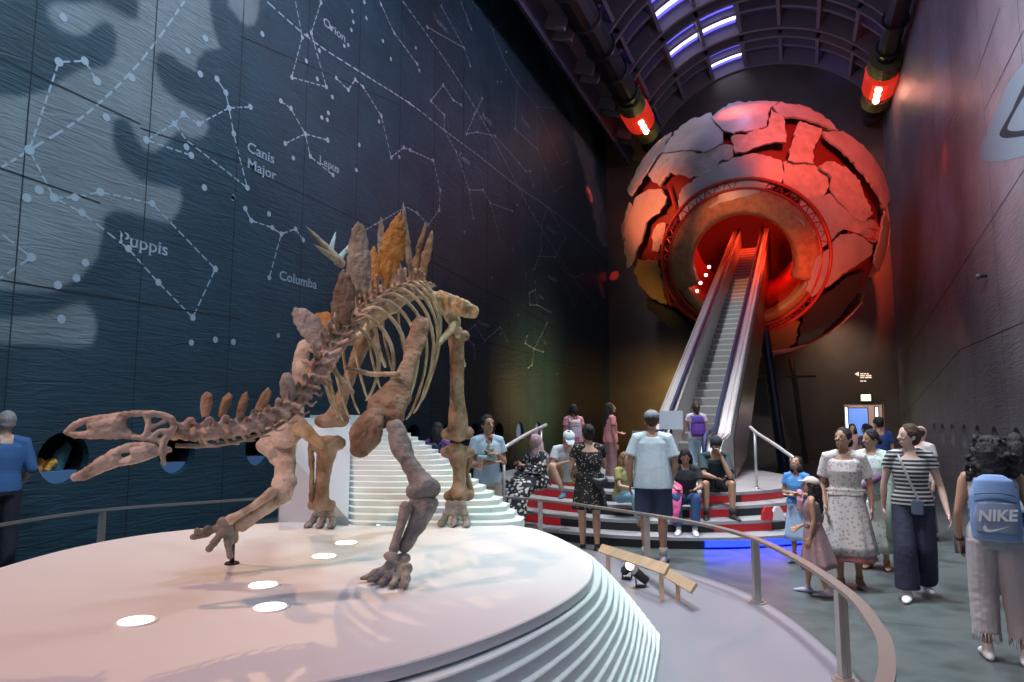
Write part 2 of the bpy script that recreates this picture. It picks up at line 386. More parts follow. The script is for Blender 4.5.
for s, x, y, px, k in TEXTS:
    p = WX(x, y, XL); h = WX(x, y - px, XL).z - p.z
    M = Matrix(((0, 0, 1, XL + .008), (1.24, 0, 0, p.y), (0, 1.06, 0, p.z - h * .75), (0, 0, 0, 1)))
    text_bm(s, h * 1.15, M, 1 if k > .7 else 2, bold=.008, dst=bm, serif=.06)
for yy in [WX(37, 0, XL).y + i * (WX(244, 0, XL).y - WX(37, 0, XL).y) / 2 for i in range(0, 12)]:
    if yy < YE: quad_on(bm, XL, (yy, 0), (yy, ZTL), .018, 3)
for a, b in (((0,58),(140,124)),((140,128),(252,166)),((0,168),(100,203)),((0,280),(240,319)),((240,36),(400,105)),((250,170),(450,262)),((400,245),(560,330)),((440,330),(600,372))):
    P = pw(XL, [a, b]); quad_on(bm, XL, P[0], P[1], .02, 3)
wallL = struct(obj('wall_left', bm, [M_wallL, M_paint, M_paintd, M_seam]))

# ---- right wall
def pr(pts): return pw(XR, pts)
hyr = [WX(x, 442, XR).y for x in (935, 943.5, 953, 965, 978, 995, 1017)][::-1]
RLIGHT = [pr([(935,40),(948,45),(950,80),(948,110),(943,128),(938,120),(934,90)]),
          pr([(990,60),(1016,8),(1040,0),(1060,40),(1040,120),(1010,95)]),
          pr([(925,190),(945,180),(960,215),(950,260),(930,300),(915,330),(918,260)])]
# cap patch strength through soft edge only
hyr2 = sorted(hyr); gaps = min(b - a for a, b in zip(hyr2, hyr2[1:])); rr = min(RH * .95, gaps / 2.8)
bm = wall_mesh(XR, [(y, HZ) for y in hyr2], rr, RLIGHT[:1] + RLIGHT[2:], 1.2, (4, 22))
def flat_poly(bm, X, P, mi, lift=.01):
    x = X + (lift if X < 0 else -lift)
    vs = [bm.verts.new((x, a, b)) for a, b in P]
    for t in tessellate_polygon([[V((0, a, b)) for a, b in P]]):
        f = bm.faces.new([vs[i] for i in t]); f.material_index = mi
    return vs
big = [(1060,-25),(1024,62),(1011,79),(998,106),(988,132),(981,148),(981,155),(985,160),(993,162),(1008,160),(1024,156),(1060,146)]
inn = [(1060,25),(1024,86),(1013,110),(1001,131),(1001,136),(1007,138),(1024,136),(1060,132)]
inn2 = [(1060,38),(1024,98),(1017,110),(1009,126),(1010,130),(1016,131),(1024,130),(1060,124)]
flat_poly(bm, XR, pr(smoothpts(big, 2)), 1, .008)
flat_poly(bm, XR, pr(smoothpts(inn, 2)), 3, .014)
flat_poly(bm, XR, pr(smoothpts(inn2, 2)), 1, .02)
for P, w in (([(890,138),(899,124),(910,116),(922,118),(932,132),(937,160),(937,200),(932,240),(924,285),(912,318)], .06), ([(893,118),(910,95),(926,75)], .025), ([(893,100),(905,60),(918,20)], .02), ([(911,215),(910,250),(914,290)], .04)):
    Q = pr(smoothpts(P, 4))
    for a, b in zip(Q, Q[1:]): quad_on(bm, XR, a, b, w, 2, .01)
for a, b in (((1024,170),(905,355)),((1024,322),(960,350)),((1024,30),(985,110)),((1000,8),(975,80)),((960,350),(900,420))):
    P = pr([a, b]); quad_on(bm, XR, P[0], P[1], .02, 3)
for yy in (6.4, 9.2, 12, 14.8, 17.6, 20.4, 23.2): quad_on(bm, XR, (yy, 0), (yy, ZT), .015, 3)
wallR = struct(obj('wall_right', bm, [M_wallR, mat('wall_emblem_paint', (.17, .25, .29), .6), mat('wall_line_paint', (.30, .27, .30), .6), M_seam]))

# ---- floor
bm = bmesh.new(); box(bm, XL - .3, XR + .3, YB, YE + .3, -.2, 0)
for k in range(7): box(bm, -3.2, XR, 3 + k * 4.2, 3.015 + k * 4.2, 0, .001)
struct(obj('floor', bm, M_floor))

# ---- end wall with doorway
M_end = mat('bronze_cladding', (.10, .085, .075), .38, metal=.35, bump=.12, bscale=2, noise_mix=[(.15, .125, .105)], nscale=.7)
dx0 = WY(846, 430, YE).x; dx1 = WY(884, 430, YE).x; dz = WY(865, 405, YE).z
bm = bmesh.new()
box(bm, XL - .3, dx0, YE, YE + .3, 0, 20); box(bm, dx1, XR + .3, YE, YE + .3, 0, 20); box(bm, dx0, dx1, YE, YE + .3, dz, 20)
for x in (-6, -3, 0): box(bm, x, x + .03, YE - .01, YE, 0, 17)
for z in (3.2, 6.4, 9.6, 12.8): box(bm, XL, XR, YE - .01, YE, z, z + .02)
struct(obj('wall_end', bm, M_end))
bm = bmesh.new()
t = .05
box(bm, dx0 - t, dx0, YE - .04, YE + .3, 0, dz + t); box(bm, dx1, dx1 + t, YE - .04, YE + .3, 0, dz + t); box(bm, dx0, dx1, YE - .04, YE + .3, dz, dz + t)
struct(obj('trim_1', bm, mat('door_trim', (.35, .26, .22), .5)))
M_cor = mat('corridor_plaster', (.62, .45, .40), .8)
bm = bmesh.new()
box(bm, dx0 - 2, XR + 3, YE + 6, YE + 6.2, 0, 3); box(bm, dx0 - 2.1, dx0 - 2, YE + .3, YE + 6, 0, 3); box(bm, XR + 3, XR + 3.1, YE + .3, YE + 6, 0, 3)
struct(obj('wall_corridor', bm, M_cor))
bm = bmesh.new(); box(bm, dx0 - 2, XR + 3, YE + .3, YE + 6, 2.9, 3.0); struct(obj('ceiling_corridor', bm, M_cor))
bm = bmesh.new(); box(bm, dx0 - 2, XR + 3, YE + .3, YE + 6, -.2, 0); struct(obj('floor_corridor', bm, M_floor))
bx0, bx1 = WY(852, 420, YE + 5.9).x, WY(872, 420, YE + 5.9).x
for nm, a, b, z0, z1, colr, st, lb in (('lit_poster', 849, 868, .3, 2.25, (.10, .25, .75), .7, 'large blue lit display panel in the corridor beyond the far doorway'), ('lit_window_panel', 843, 848, .6, 2.3, (.8, .85, 1), 1.3, 'narrow white lit panel left of the blue panel beyond the far doorway'), ('light_strip_panel', 876, 878.5, .6, 2.3, (.9, .9, 1), 1.3, 'thin white lit strip right of the blue panel beyond the far doorway')):
    x0, x1 = WY(a, 420, YE + 5.8).x, WY(b, 420, YE + 5.8).x
    r_ = thing(nm, lb, 'panel', ((x0 + x1) / 2, YE + 5.9, z0))
    bm = bmesh.new(); box(bm, x0 - .05, x1 + .05, YE + 5.86, YE + 6, z0 - .05, z1 + .05); obj('frame', bm, M_dark, r_)
    bm = bmesh.new(); box(bm, x0, x1, YE + 5.84, YE + 5.86, z0, z1); obj('lit_face', bm, mat(nm + '_light', colr, .5, emit=colr, estr=st), r_)
# exit light box over the doorway
p0, p1 = WY(861, 401, YE), WY(870.5, 394.5, YE)
t_ = thing('exit_sign', 'small glowing pale green light box above the far doorway', 'sign', ((p0.x + p1.x) / 2, YE - .06, p0.z))
bm = bmesh.new(); box(bm, p0.x - .03, p1.x + .03, YE - .08, YE - .0, p0.z - .03, p1.z + .03); obj('housing', bm, M_dark, t_)
bm = bmesh.new(); box(bm, p0.x, p1.x, YE - .1, YE - .08, p0.z, p1.z); obj('lit_face', bm, mat('sign_light', (.7, .95, .6), .5, emit=(.75, .95, .55), estr=1.6), t_)
# projected wayfinding text
t_ = thing('wayfinding_lettering', 'small white wayfinding lettering with arrow high on the end wall', 'sign', WY(865, 380, YE - .02))
bm = bmesh.new()
p = WY(856, 376, YE - .02)
M_l = mat('lettering_white', (.8, .72, .6), .6, emit=(1, .85, .65), estr=.9)
for dy, ws in ((0, (3.2, 2.4, 3)), (1.9, (5.2, 6)), (3.7, (4.2, 7.4)), (7.2, (3.4, 2.4))):   # too small to read in the photograph
    x = 860.3
    for w in ws:
        q0, q1 = WY(x, 373.2 + dy, YE - .02), WY(x + w, 374.3 + dy, YE - .02); x += w + .4
        for j in range(int(w * 1.3)):
            u = q0.x + (q1.x - q0.x) * j / (w * 1.3); box(bm, u, u + .028, YE - .03, YE - .02, q1.z, q0.z - .008 * (j % 3))
obj('lettering', bm, M_l, t_)
bm = bmesh.new(); q = WY(858, 374, YE - .02); prism(bm, [q + V((-.13, 0, 0)), q + V((.03, 0, .1)), q + V((.03, 0, -.1))], V((0, .01, 0))); obj('arrow', bm, M_l, t_)

# ---- vaulted roof
A0 = WY(652, 124, YE); A1 = WY(760, 66, YE); A2 = WY(872, 96, YE)
xl_ = -6.3; ztr = WX(575, 0, xl_).z; A0 = V((-6.7, YE, ztr - .1)); print('truss', ztr); A2 = V((XR - .3, YE, A2.z - .2))
def circ3(a, b, c):
    (ax, ay), (bx, by), (cx, cy) = a, b, c
    d = 2 * (ax * (by - cy) + bx * (cy - ay) + cx * (ay - by))
    ux = ((ax**2 + ay**2) * (by - cy) + (bx**2 + by**2) * (cy - ay) + (cx**2 + cy**2) * (ay - by)) / d
    uy = ((ax**2 + ay**2) * (cx - bx) + (bx**2 + by**2) * (ax - cx) + (cx**2 + cy**2) * (bx - ax)) / d
    return ux, uy, math.hypot(ax - ux, ay - uy)
cx_, cz_, Rv = circ3((A0.x, A0.z), (A1.x, A1.z), (A2.x, A2.z))
ta, tb = math.atan2(A0.z - cz_, A0.x - cx_), math.atan2(A2.z - cz_, A2.x - cx_)
def arc(t, dr=0):
    a = ta + (tb - ta) * t; return cx_ + (Rv + dr) * math.cos(a), cz_ + (Rv + dr) * math.sin(a)
def arc_slab(bm, t0, t1, y0, y1, r0, r1, n):
    P = [[bm.verts.new((x, y, z)) for (x, z), y in ((arc(t0 + (t1 - t0) * i / n, r0), y0), (arc(t0 + (t1 - t0) * i / n, r0), y1), (arc(t0 + (t1 - t0) * i / n, r1), y1), (arc(t0 + (t1 - t0) * i / n, r1), y0))] for i in range(n + 1)]
    for a, b in zip(P, P[1:]):
        for k in range(4): bm.faces.new((a[k], a[(k + 1) % 4], b[(k + 1) % 4], b[k]))
    bm.faces.new(P[0][::-1]); bm.faces.new(P[-1])
M_rib = mat('roof_rib', (.20, .17, .18), .7)
M_back = mat('roof_panel', (.06, .06, .11), .8)
M_gap = mat('roof_gap_panel', (.03, .06, .12), .6)
M_sky = mat('skylight_glass', (.7, .72, .9), .3, emit=(.75, .74, 1), estr=2.2)
M_blue = mat('blue_led_strip', (.1, .1, .8), .4, emit=(.12, .10, 1), estr=1.6)
bmR = bmesh.new(); bmB = bmesh.new(); wins = []; strips = bmesh.new()
NB = 12; pitch = 3.35
arc_slab(bmB, -.06, 1.06, YB, YE + .3, .75, .9, 40)
nC = 8
for bi in range(NB):
    y1 = YE - bi * pitch; y0 = y1 - 2.7
    for a in (y1 - .12, y0): arc_slab(bmR, -.04, 1.04, a, a + .16, 0, .75, 36)
    ym = (y0 + y1) / 2
    arc_slab(bmR, 0, 1, ym - .09, ym + .09, .25, .7, 36)
    for k in range(nC + 1):
        t = k / nC; arc_slab(bmR, t - .006, t + .006, y0, y1, .08, .75, 1)
    for k in (2, 3):
        for (q0, q1) in ((y0 + .3, ym - .2), (ym + .2, y1 - .3)):
            if (k == 2 and bi == 0): continue
            w = bmesh.new(); arc_slab(w, (k + .06) / nC, (k + .94) / nC, q0, q0 + .62, .52, .60, 4); wins.append(w)
            arc_slab(strips, (k + .08) / nC, (k + .92) / nC, q1 - .16, q1 - .02, .5, .56, 4)
    for k, h in ((1, 0), (0, 1), (6, 1), (7, 0)):
        if (bi + k) % 3 != 1:
            q = ym + .35 if h else y0 + .35; arc_slab(strips, (k + .2) / nC, (k + .8) / nC, q, q + .16, .5, .56, 4)
prism(bmB, [V((XL - .1, YB, ZTL)), V((XL - .1, YE + .3, ZTL)), V((-6.6, YE + .3, ztr)), V((-6.6, YB, ztr))], V((0, 0, .2)))
struct(obj('ceiling', bmB, M_back)); struct(obj('ceiling_ribs', bmR, M_rib)); struct(obj('trim_2', strips, M_blue))
for i, w in enumerate(wins): struct(obj('window_%d' % (i + 1), w, M_sky))

# ---- portholes in both walls
M_case = mat('case_black', (.008, .009, .012), .35)
M_tray = mat('case_blue_floor', (.10, .22, .42), .5)
def porthole(X, y, rad, lb, spec=None, grp=None):
    s = -1 if X < 0 else 1
    t = thing('display_porthole', lb, 'display case', (X + s * .12, y, HZ - rad), grp)
    bm = bmesh.new(); d = .55; n = 28
    R = [[bm.verts.new((X + s * q, y + rad * 1.02 * math.cos(2 * PI * k / n), HZ + rad * 1.02 * math.sin(2 * PI * k / n))) for k in range(n)] for q in (.121, d)]
    for k in range(n): bm.faces.new((R[0][k], R[0][(k + 1) % n], R[1][(k + 1) % n], R[1][k]))
    bm.faces.new(R[1]); obj('case', bm, M_case, t)
    bm = bmesh.new(); h = rad * .52; w = math.sqrt(rad ** 2 - h * h) 
    poly = [V((X + s * .13, y + rad * .99 * math.sin(a), HZ - rad * .99 * math.cos(a))) for a in [(-1 + 2 * i / 12) * math.acos(.52) for i in range(13)]]
    prism(bm, poly, V((s * .38, 0, 0))); obj('tray', bm, M_tray, t)
    return t
nms = ['leftmost', 'second', 'third', 'fourth', 'fifth', 'sixth', 'seventh', 'eighth', 'ninth', 'tenth', 'eleventh']
for i, y in enumerate(hysL[:9]):
    porthole(XL, y, RH, ('large round display porthole behind the snout of the skull, orange mineral inside', 'round display porthole in the blue wall behind the jaw joint', 'round display porthole in the blue wall just under the dinosaur neck')[i] if i < 3 else 'round display porthole in the left wall, %s from the left edge' % nms[i], grp='portholes in the left wall')
for i, y in enumerate(hyr2):
    porthole(XR, y, rr, 'narrow looking round porthole in the right wall, %s from the doorway' % ['seventh', 'sixth', 'fifth', 'fourth', 'third', 'second', 'first'][i], grp='portholes in the right wall')
M_min = mat('orange_mineral', (.75, .30, .04), .5, bump=.6, bscale=14, noise_mix=[(.95, .5, .1)], nscale=10)
p = V((XL - .3, hys[0] - RH * .45, HZ - RH * .25)); bm = bmesh.new()
for k in range(9): ell(bm, p + V((random.uniform(-.06, .06), random.uniform(-.14, .2), random.uniform(-.06, .06))), random.uniform(.06, .1), n=8, m=5)
bm = bake(bm, .018, 1); jitter(bm, .02, 14, 3)
tag(obj('mineral_specimen', bm, M_min, loc=p - V((0, 0, .14))), 'rough orange mineral lump inside the leftmost porthole', 'mineral')
p = V((XL - .3, hys[0] + RH * .5, HZ + .0)); bm = bmesh.new()
loft(bm, [p + V((0, -.1, -RH * .5)), p + V((0, -.02, 0)), p + V((0, .1, RH * .5))], [(.05, .1), (.06, .12), (.03, .06)], n=7); bm = bake(bm, .018, 1); jitter(bm, .015, 9, 5)
tag(obj('mineral_specimen', bm, mat('teal_mineral', (.05, .16, .19), .3), loc=p - V((0, 0, RH * .5))), 'tall dark teal mineral slab inside the leftmost porthole', 'mineral')

# ---- service trusses with lamps under the vault edges
M_lampred = mat('red_lamp_shell', (.5, .02, .01), .4, emit=(1, .04, .015), estr=.42)
M_bulb = mat('lamp_bulb', (1, .6, .5), .3, emit=(1, .42, .30), estr=26)
M_grill = mat('lamp_grill', (.16, .16, .07), .4)
def truss(name, lb, x, z, rad=.42):
    t = thing(name, lb, 'truss', (x, YE - .3, z))
    bm = bmesh.new(); tube(bm, [V((x, YB, z)), V((x, YE - .3, z))], rad, 12); obj('duct', bm, M_dark, t)
    for k in range(16):
        y = 4 + k * 1.95; bm = bmesh.new()
        loft(bm, [V((x, y, z)), V((x, y + .12, z))], [rad + .08, rad + .08], n=16); obj('hoop', bm, mat('hoop_metal', (.03, .03, .03), .4) if k == 0 else bpy.data.materials['hoop_metal'], t)
    return t
xr_ = XR - .5
truss('lighting_truss', 'long dark lighting duct along the top of the left wall', xl_, ztr, .5)
truss('lighting_truss', 'long dark lighting duct along the top of the right wall', xr_, 15.4, .36)
def pod(px, py, x, lb):
    p = WX(px, py, x); p.z = ztr if x < -1 else 15.4; t = thing('wall_washer_lamp', lb, 'lamp', p, 'red washer lamps at the roof edge')
    s = 1 if x < -1 else -1
    bm = bmesh.new(); loft(bm, [p + V((0, -1.0, 0)), p + V((0, -.7, 0)), p + V((0, .7, 0)), p + V((0, 1.0, 0))], [.5, .66, .66, .5], n=14); obj('housing', bm, M_lampred, t)
    for k in range(3):
        c = p + V((s * .1, -.5 + k * .5, -.46)); dv = EYE - p; dv.y = 0; c = p + dv.normalized() * .70 + V((0, -.5 + k * .5, 0))
        bm = bmesh.new(); ell(bm, c, .13, n=10, m=6); obj('bulb', bm, M_bulb, t, True)
    for q in (-1, 1):
        g = bmesh.new()
        for j in range(7): loft(g, [p + V((0, q * (1.15 + j * .13), 0)), p + V((0, q * (1.15 + j * .13) + .06, 0))], [.62, .62], n=14)
        obj('grill', g, M_grill, t)
        l = bpy.data.lights.new('lamp', 'POINT'); l.energy = 4; l.color = (.85, .85, .2); l.shadow_soft_size = .1
        lo = bpy.data.objects.new('lamp', l); COL.objects.link(lo); lo.location = p + V((s * .7, q * 1.5, -.7))
    return p
PODL = pod(637, 106, xl_, 'red three bulb washer lamp at the top of the left wall')
PODR = pod(880, 60, xr_, 'red three bulb washer lamp at the top of the right wall')
# camera on the right wall
p = WX(987, 276, XR); t = thing('security_camera', 'small dark security camera bracketed on the right wall', 'camera', p)
bm = bmesh.new(); box(bm, XR - .16, XR, p.y - .03, p.y + .03, p.z - .03, p.z + .03); obj('bracket', bm, M_dark, t)
bm = bmesh.new(); cap(bm, p + V((-.2, -.12, .0)), p + V((-.16, .1, 0)), .055, .055); obj('camera_body', bm, mat('camera_grey', (.25, .27, .3), .4), t, True)
# ================================================================== PLINTH, MOUND, RAILS
def bar(bm, pts, w, h, closed=False):
    pts = [V(p) for p in pts]; n = len(pts); R = []
    for i, p in enumerate(pts):
        a = pts[i - 1] if (i or closed) else p; b = pts[(i + 1) % n] if (i < n - 1 or closed) else p
        t = b - a; t.normalize(); s = t.cross(UP).normalized() * w / 2; u = s.cross(t).normalized() * h / 2
        R.append([bm.verts.new(q) for q in (p - s - u, p + s - u, p + s + u, p - s + u)])
    rng = range(n) if closed else range(n - 1)
    for i in rng:
        a, b = R[i], R[(i + 1) % n]
        for k in range(4): bm.faces.new((a[k], a[(k + 1) % 4], b[(k + 1) % 4], b[k]))
    if not closed: bm.faces.new(R[0][::-1]); bm.faces.new(R[-1])
def slab(bm, poly, z0, z1, bev=.0):
    """poly of (x,d) camera aligned metres"""
    a = [bm.verts.new(CL(x, d, z0)) for x, d in poly]
    if bev:
        n = len(poly); cx = sum(p[0] for p in poly) / n; cy = sum(p[1] for p in poly) / n
        mid = [bm.verts.new(CL(x, d, z1 - bev)) for x, d in poly]
        top = []
        for x, d in poly:
            L = math.hypot(x - cx, d - cy); top.append(bm.verts.new(CL(x - (x - cx) / L * bev, d - (d - cy) / L * bev, z1)))
        rings = [a, mid, top]
    else:
        top = [bm.verts.new(CL(x, d, z1)) for x, d in poly]; rings = [a, top]
    n = len(poly)
    for p, q in zip(rings, rings[1:]):
        for i in range(n): bm.faces.new((p[i], p[(i + 1) % n], q[(i + 1) % n], q[i]))
    for t in tessellate_polygon([[v.co for v in top]]): bm.faces.new([top[i] for i in t])
    for t in tessellate_polygon([[v.co for v in a]]): bm.faces.new([a[i] for i in t])
    fixn(bm)
def closedsmooth(P, k=6):
    n = len(P); out = []
    for i in range(n):
        p0, p1, p2, p3 = P[i - 1], P[i], P[(i + 1) % n], P[(i + 2) % n]
        for j in range(k):
            t = j / k
            out.append(tuple(.5 * ((2 * b) + (-a + c) * t + (2 * a - 5 * b + 4 * c - d) * t * t + (-a + 3 * b - 3 * c + d) * t ** 3) for a, b, c, d in zip(p0, p1, p2, p3)))
    return out
M_plinth = mat('plinth_white', (.74, .73, .72), .42, noise_mix=[(.78, .77, .76)], nscale=.8)
M_terr = mat('terrace_white', (.68, .74, .72), .45)
M_base = mat('base_lavender', (.22, .23, .26), .45, noise_mix=[(.25, .25, .28)], nscale=.6)
M_steel = mat('brushed_steel', (.55, .50, .46), .34, metal=.75)
M_railtop = mat('rail_top_bronze', (.30, .27, .24), .38, metal=.4)
TOPP = [(.05,5.75),(.26,5.46),(.42,4.98),(.50,4.62),(.50,4.32),(.40,3.80),(.13,3.24),(-.28,2.72),(-.75,2.40),(-1.6,2.1),(-2.5,2.4),(-2.95,3.2),(-3.06,4.3),(-2.97,5.0),(-2.67,5.5),(-1.96,5.95),(-.75,6.3)]
BOTP = [(.25,6.7),(.85,6.35),(1.16,5.80),(1.12,5.40),(1.0,4.95),(.86,4.45),(.60,3.5),(.25,2.55),(-.4,1.75),(-1.6,1.4),(-2.7,1.7),(-3.3,2.9),(-3.4,4.3),(-3.25,5.2),(-2.85,5.85),(-2.0,6.3),(-.75,6.75)]
ZP = .95; NT = 13
root = thing('display_plinth', 'large white rounded display plinth with stacked terraces down its near side', 'plinth', CL(-1.2, 4.2, .07))
for k in range(NT + 1):
    f = k / NT; g = f ** .82
    P = closedsmooth([tuple(a + (b - a) * g for a, b in zip(p, q)) for p, q in zip(TOPP, BOTP)], 7)
    z1 = ZP - (ZP - .13) * f; z0 = z1 - (ZP - .13) / NT - .02
    bm = bmesh.new(); slab(bm, P, max(z0, .07) if k else z1 - .05, z1, bev=.006)
    obj('platform_top' if k == 0 else 'terrace', bm, M_plinth if k == 0 else M_terr, root)
# stepped mound behind, part of the same plinth
sil = [(531,527),(516,513),(499,497),(486,488),(474,479),(461,470),(449,461.5),(441,455),(433,449),(422,442),(411,435.5),(400,430),(389,425),(378,421.5),(366,418.5),(357,416.5),(349,415)]
N = len(sil)
MS = []; N = 22
for k in range(N):
    f = k / (N - 1); d = 5.75 + 2.75 * f; z1 = .975 + (1.862 - .975) * f; y_ = 416 + (1.85 - z1) * 683 / (d + .12)
    x_ = sil[0][0]
    for (xa_, ya_), (xb_, yb_) in zip(sil, sil[1:]):
        if yb_ <= y_ <= ya_: x_ = xa_ + (xb_ - xa_) * (ya_ - y_) / (ya_ - yb_)
    if y_ < sil[-1][1]: x_ = sil[-1][0]
    MS.append((d, z1, (x_ - 512) / 683 * (d + .1), (339 - 512) / 683 * d))
for k, (d, z1, xr, xl) in enumerate(MS):
    z0 = .07 if k == 0 else z1 - .07
    back = [(MS[j][2] + .03, MS[j][0] + .34) for j in range(k, N)]
    P = [(xl - .03, d + .42), (xl + .02, d + .18), (xl + .16, d + .04), (xl + .45, d), (xr - .45, d), (xr - .12, d + .03), (xr, d + .12)] + back + [(MS[-1][2] - .1, 9.3), (MS[-1][3] - .35, 9.3), (MS[-1][3] - .04, 8.9)]
    bm = bmesh.new(); slab(bm, P, z0, z1, bev=.0)
    obj('mound_step', bm, M_terr, root)
xa, xb = (284 - 512) / 683, (352 - 512) / 683
bm = bmesh.new()
prof = [(xa * 6.0, 6.0, 1.60), (xb * 5.78, 5.78, 1.0), (xb * 8.4, 8.4, 1.84), (xa * 8.3, 8.3, 1.82)]
lo = [bm.verts.new(CL(x, d, .07)) for x, d, z in prof]; hi = [bm.verts.new(CL(x, d, z)) for x, d, z in prof]
for t_ in ((0, 1, 2), (0, 2, 3)): bm.faces.new([hi[i] for i in t_])
bm.faces.new(lo[::-1])
for i in range(4): bm.faces.new((lo[i], lo[(i + 1) % 4], hi[(i + 1) % 4], hi[i]))
fixn(bm); obj('side_panel', bm, mat('mound_grey', (.50, .54, .58), .5), root)
# base disc
RAIL = [(-5.6,6.4),(-5.58,7.61),(-5.17,8.81),(-4.26,9.55),(-3.3,10.15),(-2,10.45),(-.62,10.35),(.45,9.8),(1.65,8.37),(2.15,7.5),(2.35,6.71),(2.36,5.72),(2.24,4.69),(2.06,4.03),(1.9,3.62),(1.6,3.1),(1.1,2.5),(.4,1.8)]
out = closedsmooth([(x + (.1 if x > 0 else -.1), d + (.1 if d > 6 else -.0)) for x, d in RAIL] + [(-.8, .9), (-2.4, .8), (-4.2, 1.6), (-5.2, 3.4), (-5.65, 5)], 6)
bm = bmesh.new(); slab(bm, out, .0, .07, bev=.012)
tag(obj('exhibit_platform', bm, M_base, loc=CL(-1.5, 5.5, 0)), 'low lavender grey base disc under the white plinth', 'platform')
root = thing('guard_rail', 'low bronze guard rail curving round the dinosaur display base', 'railing', CL(2.3, 5.7, .07))
rp = [CL(x, d, .67) for x, d in smoothpts(RAIL, 6)]
bm = bmesh.new(); bar(bm, rp, .075, .028); obj('top_rail', bm, M_railtop, root)
for x, d in [(2.35,6.78),(2.25,4.84),(.40,9.86),(1.62,8.42),(-5.17,8.81),(-3.35,10.12),(-1.2,10.42),(-5.58,7.0)]:
    p = CL(x, d, .07); bm = bmesh.new()
    M = Matrix.Translation(p) @ Matrix.Rotation(YAW, 4, 'Z')
    box(bm, -.032, -.008, -.035, .035, 0, .585, M); box(bm, .008, .032, -.035, .035, 0, .585, M); box(bm, -.008, .008, -.028, .028, 0, .56, M)
    po = obj('post', bm, M_steel, root)
    bm = bmesh.new(); loft(bm, [p, p + V((0, 0, .012))], [.085, .085], n=20); loft(bm, [p + V((0, 0, .012)), p + V((0, 0, .03))], [.06, .06], n=20); obj('base_collar', bm, M_steel, po)
# uplights in the plinth
M_lens = mat('uplight_lens', (1, .95, .85), .3, emit=(1, .93, .82), estr=2.6)
M_ring = mat('uplight_ring', (.85, .82, .76), .35)
wh = ['nearest the lower left of the plinth', 'level with the rod supported hand, right of it', 'below and right of the rod supported hand', 'between the forefeet and the far hind foot', 'just right of the far hind foot', 'farthest one behind the near forelimb']
for i, (x, y) in enumerate([(136, 622), (263, 586), (270, 608), (324, 557), (346, 543.5), (381, 524.5)]):
    p = G(x, y, ZP); t = thing('floor_uplight', 'round lit floor uplight, ' + wh[i], 'uplight', p, 'uplights set in the plinth top')
    bm = bmesh.new(); loft(bm, [p, p + V((0, 0, .006))], [.092, .088], n=32); obj('ring', bm, M_ring, t)
    bm = bmesh.new(); loft(bm, [p + V((0, 0, .006)), p + V((0, 0, .009))], [.072, .072], n=28); obj('lens', bm, M_lens, t)
# info rail (reading board) and small floor spots
M_board = mat('reading_board_wood', (.50, .36, .22), .45, noise_mix=[(.58, .43, .27)], nscale=3, stretch=(1, 8, 1))
def board(tag_, pa, pb, w, lb, posts):
    t = thing('reading_board', lb, 'reading board', (pa + pb) / 2 - V((0, 0, .3)), 'reading boards on short posts')
    d = (pb - pa).normalized(); n = d.cross(UP).normalized()
    if n.dot(FWD) < 0: n = -n
    up = (UP * .8 + n * .6).normalized()
    bm = bmesh.new(); prism(bm, [pa, pb, pb + up * w, pa + up * w * .85], (n * .7 - UP * .75).normalized() * .03); fixn(bm); obj('panel', bm, M_board, t)
    for q in posts:
        c = pa + (pb - pa) * q + n * .04; bm = bmesh.new(); box(bm, c.x - .02, c.x + .02, c.y - .02, c.y + .02, .07, c.z + .01); obj('post', bm, M_board, t)
board('', C(598, 551, 7.8), C(664, 574, 6.75), .11, 'light wooden sloping reading board nearest the plinth edge', (.12, .92))
board('', C(640, 562, 7.9), C(690, 592, 6.5), .10, 'light wooden sloping reading board with pointed end beyond the first', (.72,))
M_spot = mat('spot_black', (.02, .018, .016), .4); M_spotlit = mat('spot_lens_lit', (1, .8, .5), .3, emit=(1, .75, .4), estr=9)
def fspot(px, py, lb, lit):
    p = G(px, py, .07); t = thing('floor_spotlight', lb, 'spotlight', p)
    a = (-RGT * .6 - FWD * .2 + UP * .5).normalized() if not lit else (RGT * .2 - FWD * .8 + UP * .5).normalized()
    c = p + V((0, 0, .11)); bm = bmesh.new(); loft(bm, [c - a * .08, c + a * .05, c + a * .09], [.045, .05, .055], n=14); obj('lamp_head', bm, M_spot, t)
    bm = bmesh.new(); loft(bm, [c + a * .09, c + a * .094], [.047, .047], n=14); obj('lens', bm, M_spotlit if lit else mat('spot_lens_dull', (.2, .22, .25), .2), t)
    bm = bmesh.new(); box(bm, p.x - .05, p.x + .05, p.y - .05, p.y + .05, .07, .085); tube(bm, [p + V((-.05, 0, .01)), p + V((-.055, 0, .12))], .008, 6); tube(bm, [p + V((.05, 0, .01)), p + V((.055, 0, .12))], .008, 6); obj('bracket', bm, M_spot, t)
fspot(627, 579, 'lit brass toned floor spotlight under the reading board', True)
fspot(641, 587, 'small black floor spotlight right of the lit one', False)
